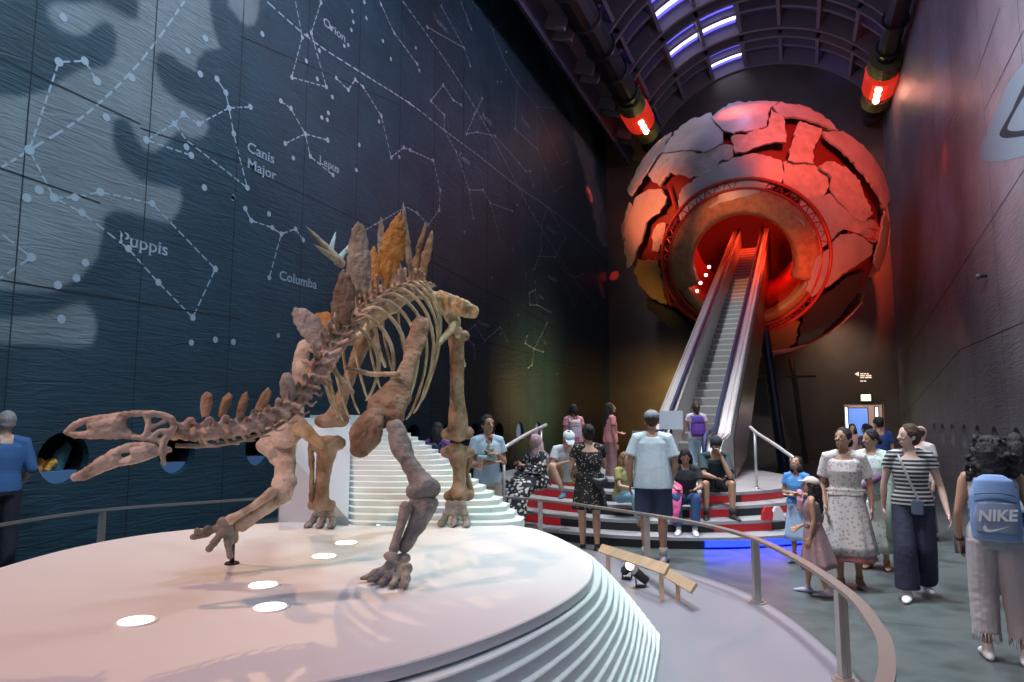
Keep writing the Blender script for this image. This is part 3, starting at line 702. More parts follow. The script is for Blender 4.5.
# ================================================================== STEGOSAURUS
def bonemat(name, c1, c2, c3):
    return mat(name, c1, .62, bump=1.0, bscale=26, noise_mix=[c2, c3], nscale=9, detail=8)
M_b1 = bonemat('bone_brown', (.14, .075, .035), (.27, .165, .09), (.38, .26, .17))
M_b2 = bonemat('bone_pale', (.30, .21, .14), (.54, .42, .30), (.70, .57, .43))
M_b3 = bonemat('bone_rib', (.27, .19, .09), (.45, .35, .20), (.56, .46, .30))
M_b4 = bonemat('bone_grey', (.15, .13, .115), (.25, .215, .19), (.34, .30, .27))
M_pg = bonemat('plate_grey', (.20, .18, .13), (.34, .31, .25), (.50, .46, .39))
M_po = bonemat('plate_orange', (.32, .15, .03), (.50, .25, .05), (.62, .36, .12))
M_pd = bonemat('plate_dark', (.09, .06, .04), (.20, .14, .08), (.34, .26, .17))
M_pb = bonemat('plate_bronze', (.22, .13, .06), (.36, .23, .11), (.48, .34, .2))
dino = thing('stegosaurus_skeleton', 'mounted plated dinosaur skeleton with open jaws standing on the white plinth', 'dinosaur skeleton', CL(-1.1, 4.8, ZP))
DSEED = [0]
def bone(name, els, m, voxel=.010, rough=.006, parent=None, fr=22, label=None):
    """els: list of chains; chain = list of (point, radius) or ('e', centre, (rx,ry,rz))"""
    bm = bmesh.new()
    for ch in els:
        if ch[0] == 'e': ell(bm, ch[1], ch[2], n=12, m=8)
        elif ch[0] == 'f':      # flattened chain: side vector
            loft(bm, [p for p, r in ch[2]], [r for p, r in ch[2]], side=ch[1], n=12, round_ends=True)
        else: loft(bm, [p for p, r in ch], [r for p, r in ch], n=10, round_ends=True)
    bm = bake(bm, voxel, 1); DSEED[0] += 1
    jitter(bm, rough, fr, DSEED[0])
    o = obj(name, bm, m, parent or dino, True)
    if label: o['label'] = label
    return o
def S(pts, k=3): return [(V(q[:3]), q[3]) for q in smoothpts([tuple(p) + (r,) for p, r in pts], k)]
px2m = lambda px, d: px / 683 * d

# ---------- spine
SP = [(176,433,3.24),(195,434,3.27),(215,433,3.33),(236,430,3.42),(256,425,3.52),(275,417,3.62),(292,406,3.72),(305,392,3.82),(317,376,3.92),(328,359,4.03),(339,342,4.18),(352,325,4.40),(366,310,4.65),(381,299,4.9),(396,292,5.15),(410,290,5.4),(420,291,5.62),(424,293,5.85),(415,290,6.1),(400,283,6.35),(383,276,6.6),(364,270,6.85),(350,266,7.0)]
spw = [C(*p) for p in SP]
spl = [V(q) for q in smoothpts([tuple(p) for p in spw], 8)]
cum = [0]
for a, b in zip(spl, spl[1:]): cum.append(cum[-1] + (b - a).length)
Ltot = cum[-1]
def spine(s):
    s = max(0, min(Ltot - 1e-4, s))
    i = max(j for j in range(len(cum)) if cum[j] <= s); i = min(i, len(spl) - 2)
    f = (s - cum[i]) / max(1e-6, cum[i + 1] - cum[i]); p = spl[i].lerp(spl[i + 1], f)
    i0, i1 = max(0, i - 3), min(len(spl) - 1, i + 4)
    return p, (spl[i1] - spl[i0]).normalized()
def sfrac(px_index):   # arc length at control index
    return cum[min(len(cum) - 1, int(px_index * 8))]
s_neck = sfrac(8); s_hip = sfrac(16)
print('dino spine len', Ltot, s_neck, s_hip)
def up_at(t):
    u = UP - t * t.z; return u.normalized()
VT = []
s = .02; i = 0
while s < Ltot:
    neck = s < s_neck; tail = s > s_hip + .15
    step = .088 if neck else (.098 if not tail else .10)
    p, t = spine(s); u = up_at(t); sd = t.cross(u).normalized()
    VT.append((s, p, t, u, sd, neck, tail)); s += step
M_v1 = bonemat('bone_vertebra', (.13, .08, .05), (.40, .28, .19), (.66, .48, .37))
for i, (s, p, t, u, sd, neck, tail) in enumerate(VT):
    k = .92 + .12 * min(1, s / s_neck) if neck else (1 - .5 * (s - s_hip - .15) / (Ltot - s_hip) if tail else 1)
    r = (.036 if neck else .054) * k; h = (.030 if neck else .105) * k; w = (.070 if neck else .095) * k
    hl = .030 * k
    els = [[(p - t * hl, r * 1.12), (p, r * .82), (p + t * hl, r * 1.12)],
           ('f', t, [(p + u * r * .6, (.026 * k, .016 * k)), (p + u * (r + h * .6) + t * .022, (.02 * k, .009 * k)), (p + u * (r + h) + t * .035, (.026 * k, .013 * k))])]
    for q in (-1, 1):
        els.append(('f', t, [(p + u * r * .5, (.016 * k, .012)), (p + sd * q * w * .6 + u * (.02 + (.03 if not neck else 0)) * k, (.014 * k, .010)), (p + sd * q * w + u * (.012 + (.05 if not neck else -.01)) * k + t * .01, (.018 * k, .010))]))
        els.append([(p + u * r * .9 + sd * q * .014, .011), (p + u * (r + .02) + sd * q * .024 - t * .04, .010)])
        if neck and i > 0: els.append([(p - u * r * .4 + sd * q * r, .011), (p - u * (r + .022) + sd * q * (r + .014) + t * .02, .009), (p - u * (r + .03) + sd * q * (r + .012) + t * .075, .006)])
    bone('neck_vertebra' if neck else ('tail_vertebra' if tail else 'back_vertebra'), els, M_v1, .0075, .0045, fr=40)
# steel support rod under the neck
bm = bmesh.new(); tube(bm, [spine(s_)[0] - UP * (.058 + .0 * s_) for s_ in [j * .09 for j in range(0, 15)]], .010, 8); obj('support_rod', bm, M_b2 if 0 else mat('armature_steel', (.30, .27, .22), .5), dino, True)

# ---------- skull
def K(x, y, dd=0.0): return C(50 + x / 5.243, 370 + y / 5.243, 3.06 + dd + (x - 340) * .00022)
def skull_side(els, sgn):
    def q(x, y):
        w = .012 + .062 * min(1, max(0, (x - 80) / 420)) ** .8
        return K(x, y, .085 + sgn * w)
    def ch(pts, sc=1): return [(q(x, y), r * sc * .00086) for x, y, r in pts]
    return q, ch
UPPER = [[(85,325,13),(130,290,16),(185,266,16),(250,255,17),(320,245,16),(400,234,16),(470,228,16),(540,230,15),(600,236,15),(640,256,16),(650,300,16),(628,332,16)],
 [(88,328,12),(130,340,15),(180,340,17),(240,332,22),(310,325,22),(380,330,17),(430,350,15),(500,362,14),(560,368,14),(600,385,14)],
 [(225,290,26),(300,285,32),(360,275,30)],[(240,310,26),(330,312,26)],
 [(384,248,16),(378,280,15),(390,310,14),(420,335,14)],[(505,238,16),(515,275,14),(512,320,14),(490,350,14)],
 [(520,300,12),(560,290,10),(600,270,12)],[(540,345,14),(580,320,14),(625,325,16)],[(628,330,18),(600,370,18),(592,400,17),(600,430,16)],
 [(590,420,17),(625,418,14)],[(592,425,14),(592,460,13),(598,492,12)]]
els = []
for sgn in (-1, 1):
    q, ch = skull_side(els, sgn)
    for c in UPPER: els.append(ch(c, 1.12))
    for k in range(16):
        x = 200 + k * 15; els.append([(q(x, 345), .006), (q(x + 2, 362 - .02 * abs(x - 330)), .0045)])
for x, y in ((110,305),(160,275),(220,262),(290,252),(360,242),(430,232),(500,232),(570,236),(630,256),(648,300),(240,262),(330,248),(395,236),(470,230),(540,232),(600,244)):
    a = skull_side(None, -1)[0](x, y); b = skull_side(None, 1)[0](x, y); els.append([(a, .013), ((a + b) / 2 + V((0, 0, .006)), .013), (b, .013)])
for x, y in ((640,330),(610,350),(300,318),(240,325),(180,332)):
    a = skull_side(None, -1)[0](x, y); b = skull_side(None, 1)[0](x, y); els.append([(a, .012), (b, .012)])
bone('skull', els, M_b2, .006, .0035, fr=40)
LOWER = [[(128,562,17),(170,545,20),(220,515,22),(280,480,24),(330,440,24),(370,415,18),(430,395,16),(490,392,15),(545,400,15),(560,420,14)],
 [(130,566,16),(180,560,18),(240,530,20),(300,505,20),(350,490,18),(420,478,18),(480,462,20),(540,438,20),(590,425,14),(612,422,12)],
 [(330,470,26),(360,470,20)],[(455,430,30),(510,425,28)],[(400,470,16),(470,455,18)],[(350,425,14),(390,420,14),(440,412,16)]]
els = []
for sgn in (-1, 1):
    q, ch = skull_side(els, sgn * 1.02)
    for c in LOWER: els.append(ch(c, 1.1))
    for k in range(9): els.append([(q(235 + k * 16, 482 - k * 7), .006), (q(232 + k * 16, 472 - k * 8), .0045)])
a = skull_side(None, -1)[0](130, 563); b = skull_side(None, 1)[0](130, 563); els.append([(a, .016), (b, .016)])
a = skull_side(None, -1)[0](175, 555); b = skull_side(None, 1)[0](175, 555); els.append([(a, .014), (b, .014)])
bone('lower_jaw', els, M_b2, .006, .0035, fr=40)

# ---------- plates
def plate(name, pts, d, m, base=None, thick=.016, lean=0.0, rag=.012, label=None):
    """outline traced in px, placed at its own depth, lens shaped thickness"""
    P = [C(x, y, d + (lean * (pts[0][1] - y) / 100)) for x, y in pts]
    P2 = P + [P[0]]; Qs = [V(q) for q in smoothpts([tuple(p) for p in P2], 5)][:-1]; Q = [Qs[i * 5 + j].lerp(P2[i].lerp(P2[i + 1], j / 5), .9) for i in range(len(P)) for j in range(5)]
    n = len(Q); c = sum(Q, V()) / n; nrm = V((0, 0, 0))
    for i in range(n): nrm += (Q[i] - c).cross(Q[(i + 1) % n] - c)
    nrm.normalize(); rnd = random.Random(len(pts) * 13 + int(pts[0][0]))
    sz = max((q - c).length for q in Q); rag = rag * min(1, sz / .28) ** 1.6; Q = [q + (q - c).normalized() * rnd.uniform(-rag, rag) for q in Q]
    bm = bmesh.new(); rings = {}
    for side in (-1, 1):
        R = [[bm.verts.new(c + (q - c) * f + nrm * side * thick * (1 - f * f) ** .5 * (1 if f < 1 else 0)) for q in Q] for f in (.97, .85, .65, .4, .18)]
        cv = bm.verts.new(c + nrm * side * thick)
        rings[side] = R
        for a, b in zip(R, R[1:]):
            for i in range(n): bm.faces.new((a[i], a[(i + 1) % n], b[(i + 1) % n], b[i]))
        for i in range(n): bm.faces.new((R[-1][i], R[-1][(i + 1) % n], cv))
    a, b = rings[-1][0], rings[1][0]
    for i in range(n): bm.faces.new((a[i], a[(i + 1) % n], b[(i + 1) % n], b[i]))
    fixn(bm); bmesh.ops.subdivide_edges(bm, edges=bm.edges, cuts=1); jitter(bm, .0045 * min(1, sz / .25), 30, rnd.random() * 9)
    o = obj(name, bm, m, dino, True)
    if label: o['label'] = label
    return o
for pts, d, m, th in [
  ([(202,418),(200,408),(201,397),(206,391),(212,393),(213,403),(209,416)],3.38,M_pb,.010),
  ([(218,417),(219,408),(223,397),(229,392),(233,396),(230,406),(225,417)],3.40,M_pb,.010),
  ([(236,416),(238,405),(242,394),(247,391),(249,398),(246,410),(243,417)],3.48,M_pb,.010),
  ([(253,414),(256,405),(262,393),(268,387),(272,391),(269,402),(262,413)],3.56,M_pb,.010),
  ([(285,407),(280,395),(279,382),(283,373),(290,372),(295,382),(296,398),(291,407)],3.70,M_pg,.012),
  ([(302,392),(301,378),(308,364),(318,352),(322,352),(319,370),(312,388),(307,396)],3.95,M_pb,.012),
  ([(327,350),(315,349),(303,338),(294,324),(291,313),(295,307),(306,308),(318,316),(327,330),(331,342)],4.05,M_pg,.016),
  ([(318,340),(318,330),(311,318),(316,313),(328,311),(334,318),(332,335)],4.35,M_po,.012),
  ([(340,326),(331,322),(330,310),(333,294),(338,278),(343,268),(351,276),(356,292),(355,308),(349,324)],4.18,M_pd,.018),
  ([(357,294),(349,285),(346,266),(347,246),(352,229),(358,219),(364,226),(368,240),(371,260),(371,280),(367,294)],4.50,M_pg,.02),
  ([(370,288),(367,272),(369,254),(374,244),(380,258),(381,276),(377,290)],5.1,M_po,.014),
  ([(379,262),(377,246),(378,228),(381,216),(384,226),(385,246)],5.3,M_pg,.01),
  ([(386,290),(380,270),(379,252),(384,234),(392,221),(401,210),(405,222),(407,240),(404,258),(398,270),(391,280),(388,290)],4.85,M_po,.022),
  ([(411,280),(406,262),(404,240),(402,215),(403,200),(406,212),(408,228),(411,246),(413,268)],5.15,M_pg,.014),
  ([(398,284),(396,270),(400,262),(404,272),(404,284)],5.2,M_pg,.012),
  ([(413,284),(411,268),(416,248),(421,234),(425,221),(427,224),(424,240),(420,256),(418,272),(417,285)],5.55,M_pb,.014),
  ([(420,290),(417,276),(421,256),(427,240),(432,228),(434,234),(432,250),(428,268),(425,284),(423,292)],5.8,M_pb,.014)]:
    plate('back_plate', pts, d, m, thick=th, label='orange brown bony plate' if m is M_po else ('dark brown bony plate' if m is M_pd else ('grey bony plate' if m is M_pg else None)))
# tail spikes
M_sp = bonemat('spike_bone', (.25, .2, .13), (.38, .31, .2), (.48, .40, .28)); M_spb = bonemat('spike_blue', (.20, .34, .36), (.32, .48, .50), (.40, .55, .58))
for a, b, d0, d1, r, m in (((341,263),(306,226),7.0,6.9,.05,M_sp),((340,262),(313,244),7.0,6.6,.042,M_sp),((330,253),(336,231),7.0,7.3,.035,M_spb),((337,262),(351,243),7.0,7.3,.038,M_spb)):
    p, q = C(*a, d0), C(*b, d1)
    bone('tail_spike', [[(p, r), (p.lerp(q, .4), r * .8), (p.lerp(q, .8), r * .4), (q, r * .14)]], m, .012, .004)

# ---------- ribs
s0, s1 = s_neck + .46, s_hip - .10
NR = 10
fwd_d = (spine(s_neck)[0] - spine(s_hip)[0]); fwd_d.z = 0; fwd_d.normalize()
left_d = UP.cross(fwd_d); left_d.normalize()
if left_d.dot(RGT) < 0: left_d = -left_d     # dinosaur's left = camera right
for i in range(NR):
    f = i / (NR - 1); s = s0 + (s1 - s0) * f; p, t = spine(s); u = up_at(t)
    Wd = .10 + .26 * math.sin(PI * min(1, .12 + f * .78)); Hd = .20 + .58 * math.sin(PI * min(1, .10 + f * .72))
    for q in (-1, 1):
        L = left_d * q; back = -fwd_d
        pts = [(p + u * .035 + L * .03, .012), (p + L * Wd * .45 + u * .055, .014), (p + L * Wd * .82 - UP * Hd * .10 + back * .03, .015), (p + L * Wd - UP * Hd * .36 + back * .07, .014), (p + L * Wd * .94 - UP * Hd * .66 + back * .10, .012), (p + L * Wd * .72 - UP * Hd * .98 + back * .10, .010), (p + L * Wd * .6 - UP * Hd * 1.08 + back * .09, .007)]
        pts = S(pts, 4)
        bm = bmesh.new()
        loft(bm, [a for a, r in pts], [(r * 1.5, r * .8) for a, r in pts], side=fwd_d, n=8, round_ends=True)
        jitter(bm, .003, 26, i + q)
        obj('rib', bm, M_b3, dino, True)
# ---------- pelvis
def mir(p): return p
hipL = C(462, 332, 5.75); hipR = C(372, 332, 5.45)
hm = spine(s_hip)[0]
bone('sacrum', [[(spine(s_hip - .2)[0], .05), (hm, .06), (spine(s_hip + .2)[0], .05)]], M_b1, .012)
for q, hp in ((1, C(455, 322, 5.6)), (-1, C(372, 322, 5.55))):
    a = C(474, 312, 5.2) if q > 0 else C(345, 318, 5.0)
    b = C(440, 300, 5.5) if q > 0 else C(395, 303, 5.5)
    e = C(438, 300, 6.0) if q > 0 else C(400, 302, 6.1)
    bone('ilium', [('f', UP, [(a, (.055, .03)), (a.lerp(b, .35), (.075, .03)), (b, (.085, .04)), (e, (.06, .03))]), [(b, .06), (hp, .055)], [(hm, .05), (b, .05)]], M_b3, .012, .006)
    pb = hp - UP * .12
    bone('pubis', [[(hp, .04), (hp - UP * .10 + fwd_d * .15, .028), (hp - UP * .22 + fwd_d * .42, .022)], [(hp, .035), (hp - UP * .22 - fwd_d * .15, .022), (hp - UP * .34 - fwd_d * .30, .018)]], M_b3, .011)
# ---------- hind legs
def leg_chain(P): return S(P, 3)
def foot(parent_name, c, out, m, n=3, sc=1.0):
    """standing toes fan out from c; out = pointing direction"""
    o = None; sd = out.cross(UP).normalized()
    meta = bone(parent_name, [[(c + UP * .165 * sc + sd * k * .055 * sc, .034 * sc), (c + UP * .12 * sc + sd * k * .062 * sc + out * .0, .026 * sc), (c + UP * .085 * sc + sd * k * .075 * sc + out * .015, .033 * sc)] for k in (-1, 0, 1)], m, .009, .004)
    for k in (-1, 0, 1)[:n]:
        a = c + UP * .045 * sc + sd * k * .085 * sc + out * .025 * sc; b = c + UP * .028 * sc + sd * k * .10 * sc + out * .055 * sc
        bone('toe', [[(a + UP * .008, .033 * sc), (a.lerp(b, .5), .026 * sc), (b, .033 * sc)], ('f', sd, [(b + out * .03 * sc, (.032 * sc, .02 * sc)), (b + out * .055 * sc - UP * .008, (.022 * sc, .012 * sc))])], m, .008, .003, parent=meta)
    return meta
# far (right) hind leg
kneeR, ankR = C(330, 430, 5.33), C(321, 507, 5.42)
bone('femur', [leg_chain([(C(366, 335, 5.5), .07), (C(356, 360, 5.45), .055), (C(343, 395, 5.4), .05), (C(335, 415, 5.36), .07)]), [(C(322, 421, 5.33), .058), (C(342, 420, 5.38), .058)]], M_b1, .012)
bone('tibia', [[(C(316, 444, 5.36), .062), (C(338, 443, 5.4), .062)], leg_chain([(C(328, 446, 5.38), .085), (C(324, 468, 5.4), .062), (C(322, 490, 5.42), .058), (C(321, 503, 5.42), .068)]), [(C(313, 505, 5.42), .045), (C(331, 505, 5.44), .04)]], M_b1, .012)
bone('fibula', [[(C(311, 446, 5.36), .028), (C(312, 475, 5.38), .02), (C(312, 500, 5.4), .026)]], M_b1, .010)
outd = (fwd_d * .9).normalized()
foot('hind_foot', G(321, 528, ZP) - outd * .05, outd, M_b4, sc=1.0)
# near (left) hind leg
bone('femur', [leg_chain([(C(456, 333, 5.72), .07), (C(457, 360, 5.74), .062), (C(457, 395, 5.76), .062), (C(458, 420, 5.78), .085), (C(458, 432, 5.8), .09)]), [(C(447, 434, 5.78), .055), (C(468, 433, 5.84), .055)], [(C(450, 333, 5.7), .05), (C(464, 336, 5.8), .05)]], M_b1, .012)
bone('tibia', [[(C(446, 452, 5.8), .05), (C(469, 452, 5.85), .05)], leg_chain([(C(457, 453, 5.82), .095), (C(459, 468, 5.82), .062), (C(459, 482, 5.82), .055), (C(459, 492, 5.84), .09)]), [(C(449, 496, 5.84), .05), (C(469, 495, 5.88), .05)]], M_b1, .012)
bone('fibula', [[(C(471, 452, 5.9), .03), (C(467, 474, 5.9), .02), (C(471, 493, 5.9), .03)]], M_b1, .010)
foot('hind_foot', G(455, 526, ZP) - outd * .02, (outd + RGT * .1).normalized(), M_b4, sc=1.05)
# ---------- near (left) forelimb
d = 3.95
bone('scapula', [('f', RGT, [(C(421, 324, 4.35), (.062, .022)), (C(417, 340, 4.3), (.070, .024)), (C(410, 362, 4.2), (.050, .026)), (C(403, 380, 4.1), (.062, .03)), (C(394, 396, 4.02), (.115, .034)), (C(386, 406, 3.98), (.12, .036)), (C(382, 414, 3.96), (.10, .03))]), [(C(394, 400, 4.0), .05), (C(397, 418, 3.95), .045)]], M_b1, .010, .007)
bone('coracoid', [('f', (C(383, 430, 3.9) - C(363, 436, 3.9)), [(C(372, 419, 3.88), (.075, .035)), (C(368, 428, 3.86), (.098, .04)), (C(364, 438, 3.85), (.098, .038)), (C(361, 446, 3.85), (.07, .03))])], M_b1, .010, .006)
bone('humerus', [leg_chain([(C(396, 428, 3.86), .05), (C(400, 444, 3.84), .062), (C(408, 461, 3.80), .048), (C(417, 476, 3.76), .055), (C(424, 487, 3.73), .07)]), [(C(416, 491, 3.70), .055), (C(432, 488, 3.76), .052)], [(C(392, 426, 3.86), .036), (C(403, 458, 3.78), .034)]], M_b4, .009, .006)
bone('ulna', [leg_chain([(C(424, 507, 3.72), .068), (C(419, 520, 3.69), .055), (C(411, 535, 3.66), .040), (C(405, 546, 3.64), .038)]), [(C(416, 503, 3.7), .04), (C(432, 503, 3.76), .038)]], M_b4, .009, .005)
bone('radius', [leg_chain([(C(406, 507, 3.64), .036), (C(402, 522, 3.62), .026), (C(397, 538, 3.60), .024), (C(394, 549, 3.6), .030)])], M_b4, .009, .004)
bone('carpal', [('e', C(391, 556, 3.58), (.042, .034, .026))], M_b4, .009, .004)
bone('carpal', [('e', C(403, 558, 3.62), (.045, .036, .026))], M_b4, .009, .004)
def hand(c, out, sc, m, name='forefoot', z0=None):
    sd = out.cross(UP).normalized()
    els = []; dg = []
    for k in range(5):
        a = (k - 2) / 2; dr = (out + sd * a * .75).normalized()
        p0 = c + sd * a * .082 * sc + UP * .085 * sc - dr * .02; p1 = p0 + dr * .06 * sc - UP * .040 * sc
        els.append([(p0, .030 * sc), (p0.lerp(p1, .5), .019 * sc), (p1, .030 * sc)]); dg.append((p1, dr))
    els.append([(c + sd * -.07 * sc + UP * .075 * sc, .02 * sc), (c + sd * .07 * sc + UP * .075 * sc, .02 * sc)])
    h = bone(name, els, m, .008, .004)
    for p1, dr in dg:
        q = p1 + dr * .042 * sc - UP * .018 * sc
        bone('toe', [[(p1 + dr * .018, .026 * sc), (q, .024 * sc)], ('f', sd, [(q + dr * .012, (.025 * sc, .017 * sc)), (q + dr * .038 * sc - UP * .004, (.020 * sc, .011 * sc))])], m, .008, .003, parent=h)
    return h
hand(G(396, 583, ZP) + V((0, 0, .0)), (-RGT * .55 - FWD * .75).normalized(), 1.0, M_b4)
# ---------- far (right) forelimb
bone('scapula', [('f', RGT, [(C(304, 345, 4.55), (.05, .02)), (C(300, 365, 4.45), (.055, .022)), (C(298, 392, 4.35), (.045, .024)), (C(292, 415, 4.25), (.08, .03)), (C(286, 432, 4.2), (.115, .034))])], M_b2, .010, .005)
bone('coracoid', [('f', RGT, [(C(298, 425, 4.1), (.06, .03)), (C(306, 432, 4.05), (.05, .025)), (C(322, 446, 3.95), (.026, .016))])], M_b3, .010, .005)
bone('humerus', [('f', RGT, [(C(278, 440, 4.22), (.125, .035)), (C(281, 452, 4.22), (.10, .036)), (C(285, 464, 4.2), (.065, .04)), (C(285, 476, 4.18), (.065, .045)), (C(284, 484, 4.16), (.080, .05))]), [(C(262, 446, 4.2), .04), (C(272, 452, 4.2), .045)]], M_b2, .010, .006)
bone('ulna', [leg_chain([(C(284, 493, 4.16), .058), (C(272, 502, 4.12), .05), (C(256, 515, 4.08), .036), (C(242, 524, 4.05), .046)])], M_b2, .009, .005)
bone('radius', [leg_chain([(C(272, 492, 4.08), .034), (C(258, 503, 4.04), .024), (C(242, 513, 4.02), .022), (C(230, 520, 4.0), .032)])], M_b2, .009, .004)
bone('carpal', [('e', C(224, 522, 4.0), (.045, .04, .03))], M_b4, .009, .004)
ho = bone('forefoot', [[(C(224, 524, 4.0), .03), (C(214, 529, 3.98), .02), (C(206, 533, 3.97), .026)], [(C(226, 527, 4.0), .028), (C(220, 535, 3.98), .02), (C(216, 541, 3.97), .024)], [(C(230, 526, 4.02), .034), (C(229, 534, 4.02), .026), (C(228, 541, 4.02), .03)], [(C(233, 524, 4.04), .03), (C(234, 540, 4.06), .026)]], M_b4, .008, .004)
for a, b, c_ in (((204,534),(198,536),(193,537)), ((214,543),(211,547),(209,549)), ((228,544),(229,550),(230,556)), ((208,529),(201,533),(197,531))):
    bone('toe', [[(C(*a, 3.96), .024), (C(*b, 3.95), .017), (C(*c_, 3.94), .02)]], M_b4, .008, .003, parent=ho)
g = G(232, 564, ZP); bm = bmesh.new(); tube(bm, [g, C(233, 528, 4.08)], .014, 10); loft(bm, [g, g + V((0, 0, .012))], [.045, .04], n=16); obj('support_rod', bm, M_dark, dino, True)
# sternal ribs / clavicle-like struts crossing the chest
for a, b in (((346,368,4.25),(398,374,4.0)),((322,350,4.1),(352,392,4.1))):
    p, q = C(*a), C(*b); bone('sternal_rib', [[(p, .018), (p.lerp(q, .5) - UP * .02, .015), (q, .018)]], M_b3, .009, .004)
# ================================================================== GLOBE
from mathutils.geometry import delaunay_2d_cdt
GR = 4.93
GC = V((-1.6, 28.0, 9.1))
M_plate = mat('globe_plate', (.40, .37, .36), .42, metal=.15, bump=.5, bscale=3, noise_mix=[(.50, .46, .44), (.40, .36, .36)], nscale=.9)
M_plrough = mat('globe_plate_rough', (.42, .35, .30), .55, metal=.15, bump=1.0, bscale=5, noise_mix=[(.58, .50, .46)], nscale=4, detail=8)
M_gold = mat('globe_plate_gold', (.42, .27, .10), .4, metal=.3, bump=.3, bscale=3)
M_pdk = mat('globe_plate_dark', (.07, .07, .07), .4, metal=.4, bump=.6, bscale=3)
M_core = mat('globe_core', (.16, .018, .012), .6, bump=.5, bscale=4)  # red glow in the plate gaps is put into this base colour
M_redframe = mat('globe_red_frame', (.45, .04, .02), .4, metal=.2)
M_copper = mat('globe_copper_ring', (.55, .26, .12), .5, metal=.1, bump=.8, bscale=9, noise_mix=[(.36, .15, .06)], nscale=5)
globe = thing('globe_sculpture', 'giant globe of riveted torn metal plates glowing red above the escalator', 'globe', GC - V((0, 0, GR)))
def sph(px, py, r):
    """where the line of sight through px,py meets the sphere of radius r (limb if it misses)"""
    d = ray(px, py).normalized(); oc = EYE - GC; b = oc.dot(d); c = oc.dot(oc) - r * r; D = b * b - c
    if D < 0:
        q = EYE + d * (-b) - GC; return GC + q.normalized() * r
    return EYE + d * (-b - math.sqrt(D))
AX = (sph(741.5, 266, GR) - GC).normalized()
def shell_patch(name, pts, r, th, m, seed, label=None, rag=1.2, step=4.0, wob=.0):
    rnd = random.Random(seed); B = []
    n = len(pts)
    for i in range(n):
        a, b = pts[i], pts[(i + 1) % n]; L = math.hypot(b[0] - a[0], b[1] - a[1]); k = max(1, int(L / 3.2))
        for j in range(k):
            t = j / k; jx = rnd.uniform(-rag, rag) if j else 0; jy = rnd.uniform(-rag, rag) if j else 0
            B.append((a[0] + (b[0] - a[0]) * t + jx, a[1] + (b[1] - a[1]) * t + jy))
    x0, x1 = min(p[0] for p in B), max(p[0] for p in B); y0, y1 = min(p[1] for p in B), max(p[1] for p in B)
    I = []; y = y0 + step / 2
    while y < y1:
        x = x0 + step / 2
        while x < x1:
            if inpoly(x, y, B) and segd(x, y, B) > step * .5: I.append((x, y))
            x += step
        y += step
    vs, es, fs, *_ = delaunay_2d_cdt([V(p) for p in B + I], [], [list(range(len(B)))], 1, .001)
    bm = bmesh.new(); top = []; bot = []
    for v in vs:
        p = sph(v.x, v.y, r); nn = (p - GC).normalized()
        h = wob * noise.noise(p * .8 + V((seed, 0, 0))) + wob * .4 * noise.noise(p * 3)
        top.append(bm.verts.new(GC + nn * (r + h))); bot.append(bm.verts.new(GC + nn * (r + h - th)))
    cnt = {}
    for f in fs:
        try: bm.faces.new([top[i] for i in f]); bm.faces.new([bot[i] for i in reversed(f)])
        except ValueError: continue
        for i in range(len(f)):
            e = (f[i], f[(i + 1) % len(f)]); cnt[e] = 1
    for (a, b) in cnt:
        if (b, a) not in cnt: bm.faces.new((top[b], top[a], bot[a], bot[b]))
    fixn(bm)
    o = obj(name, bm, m, globe, True)
    o.data.set_sharp_from_angle(angle=math.radians(40))
    if label: o['label'] = label
    return o
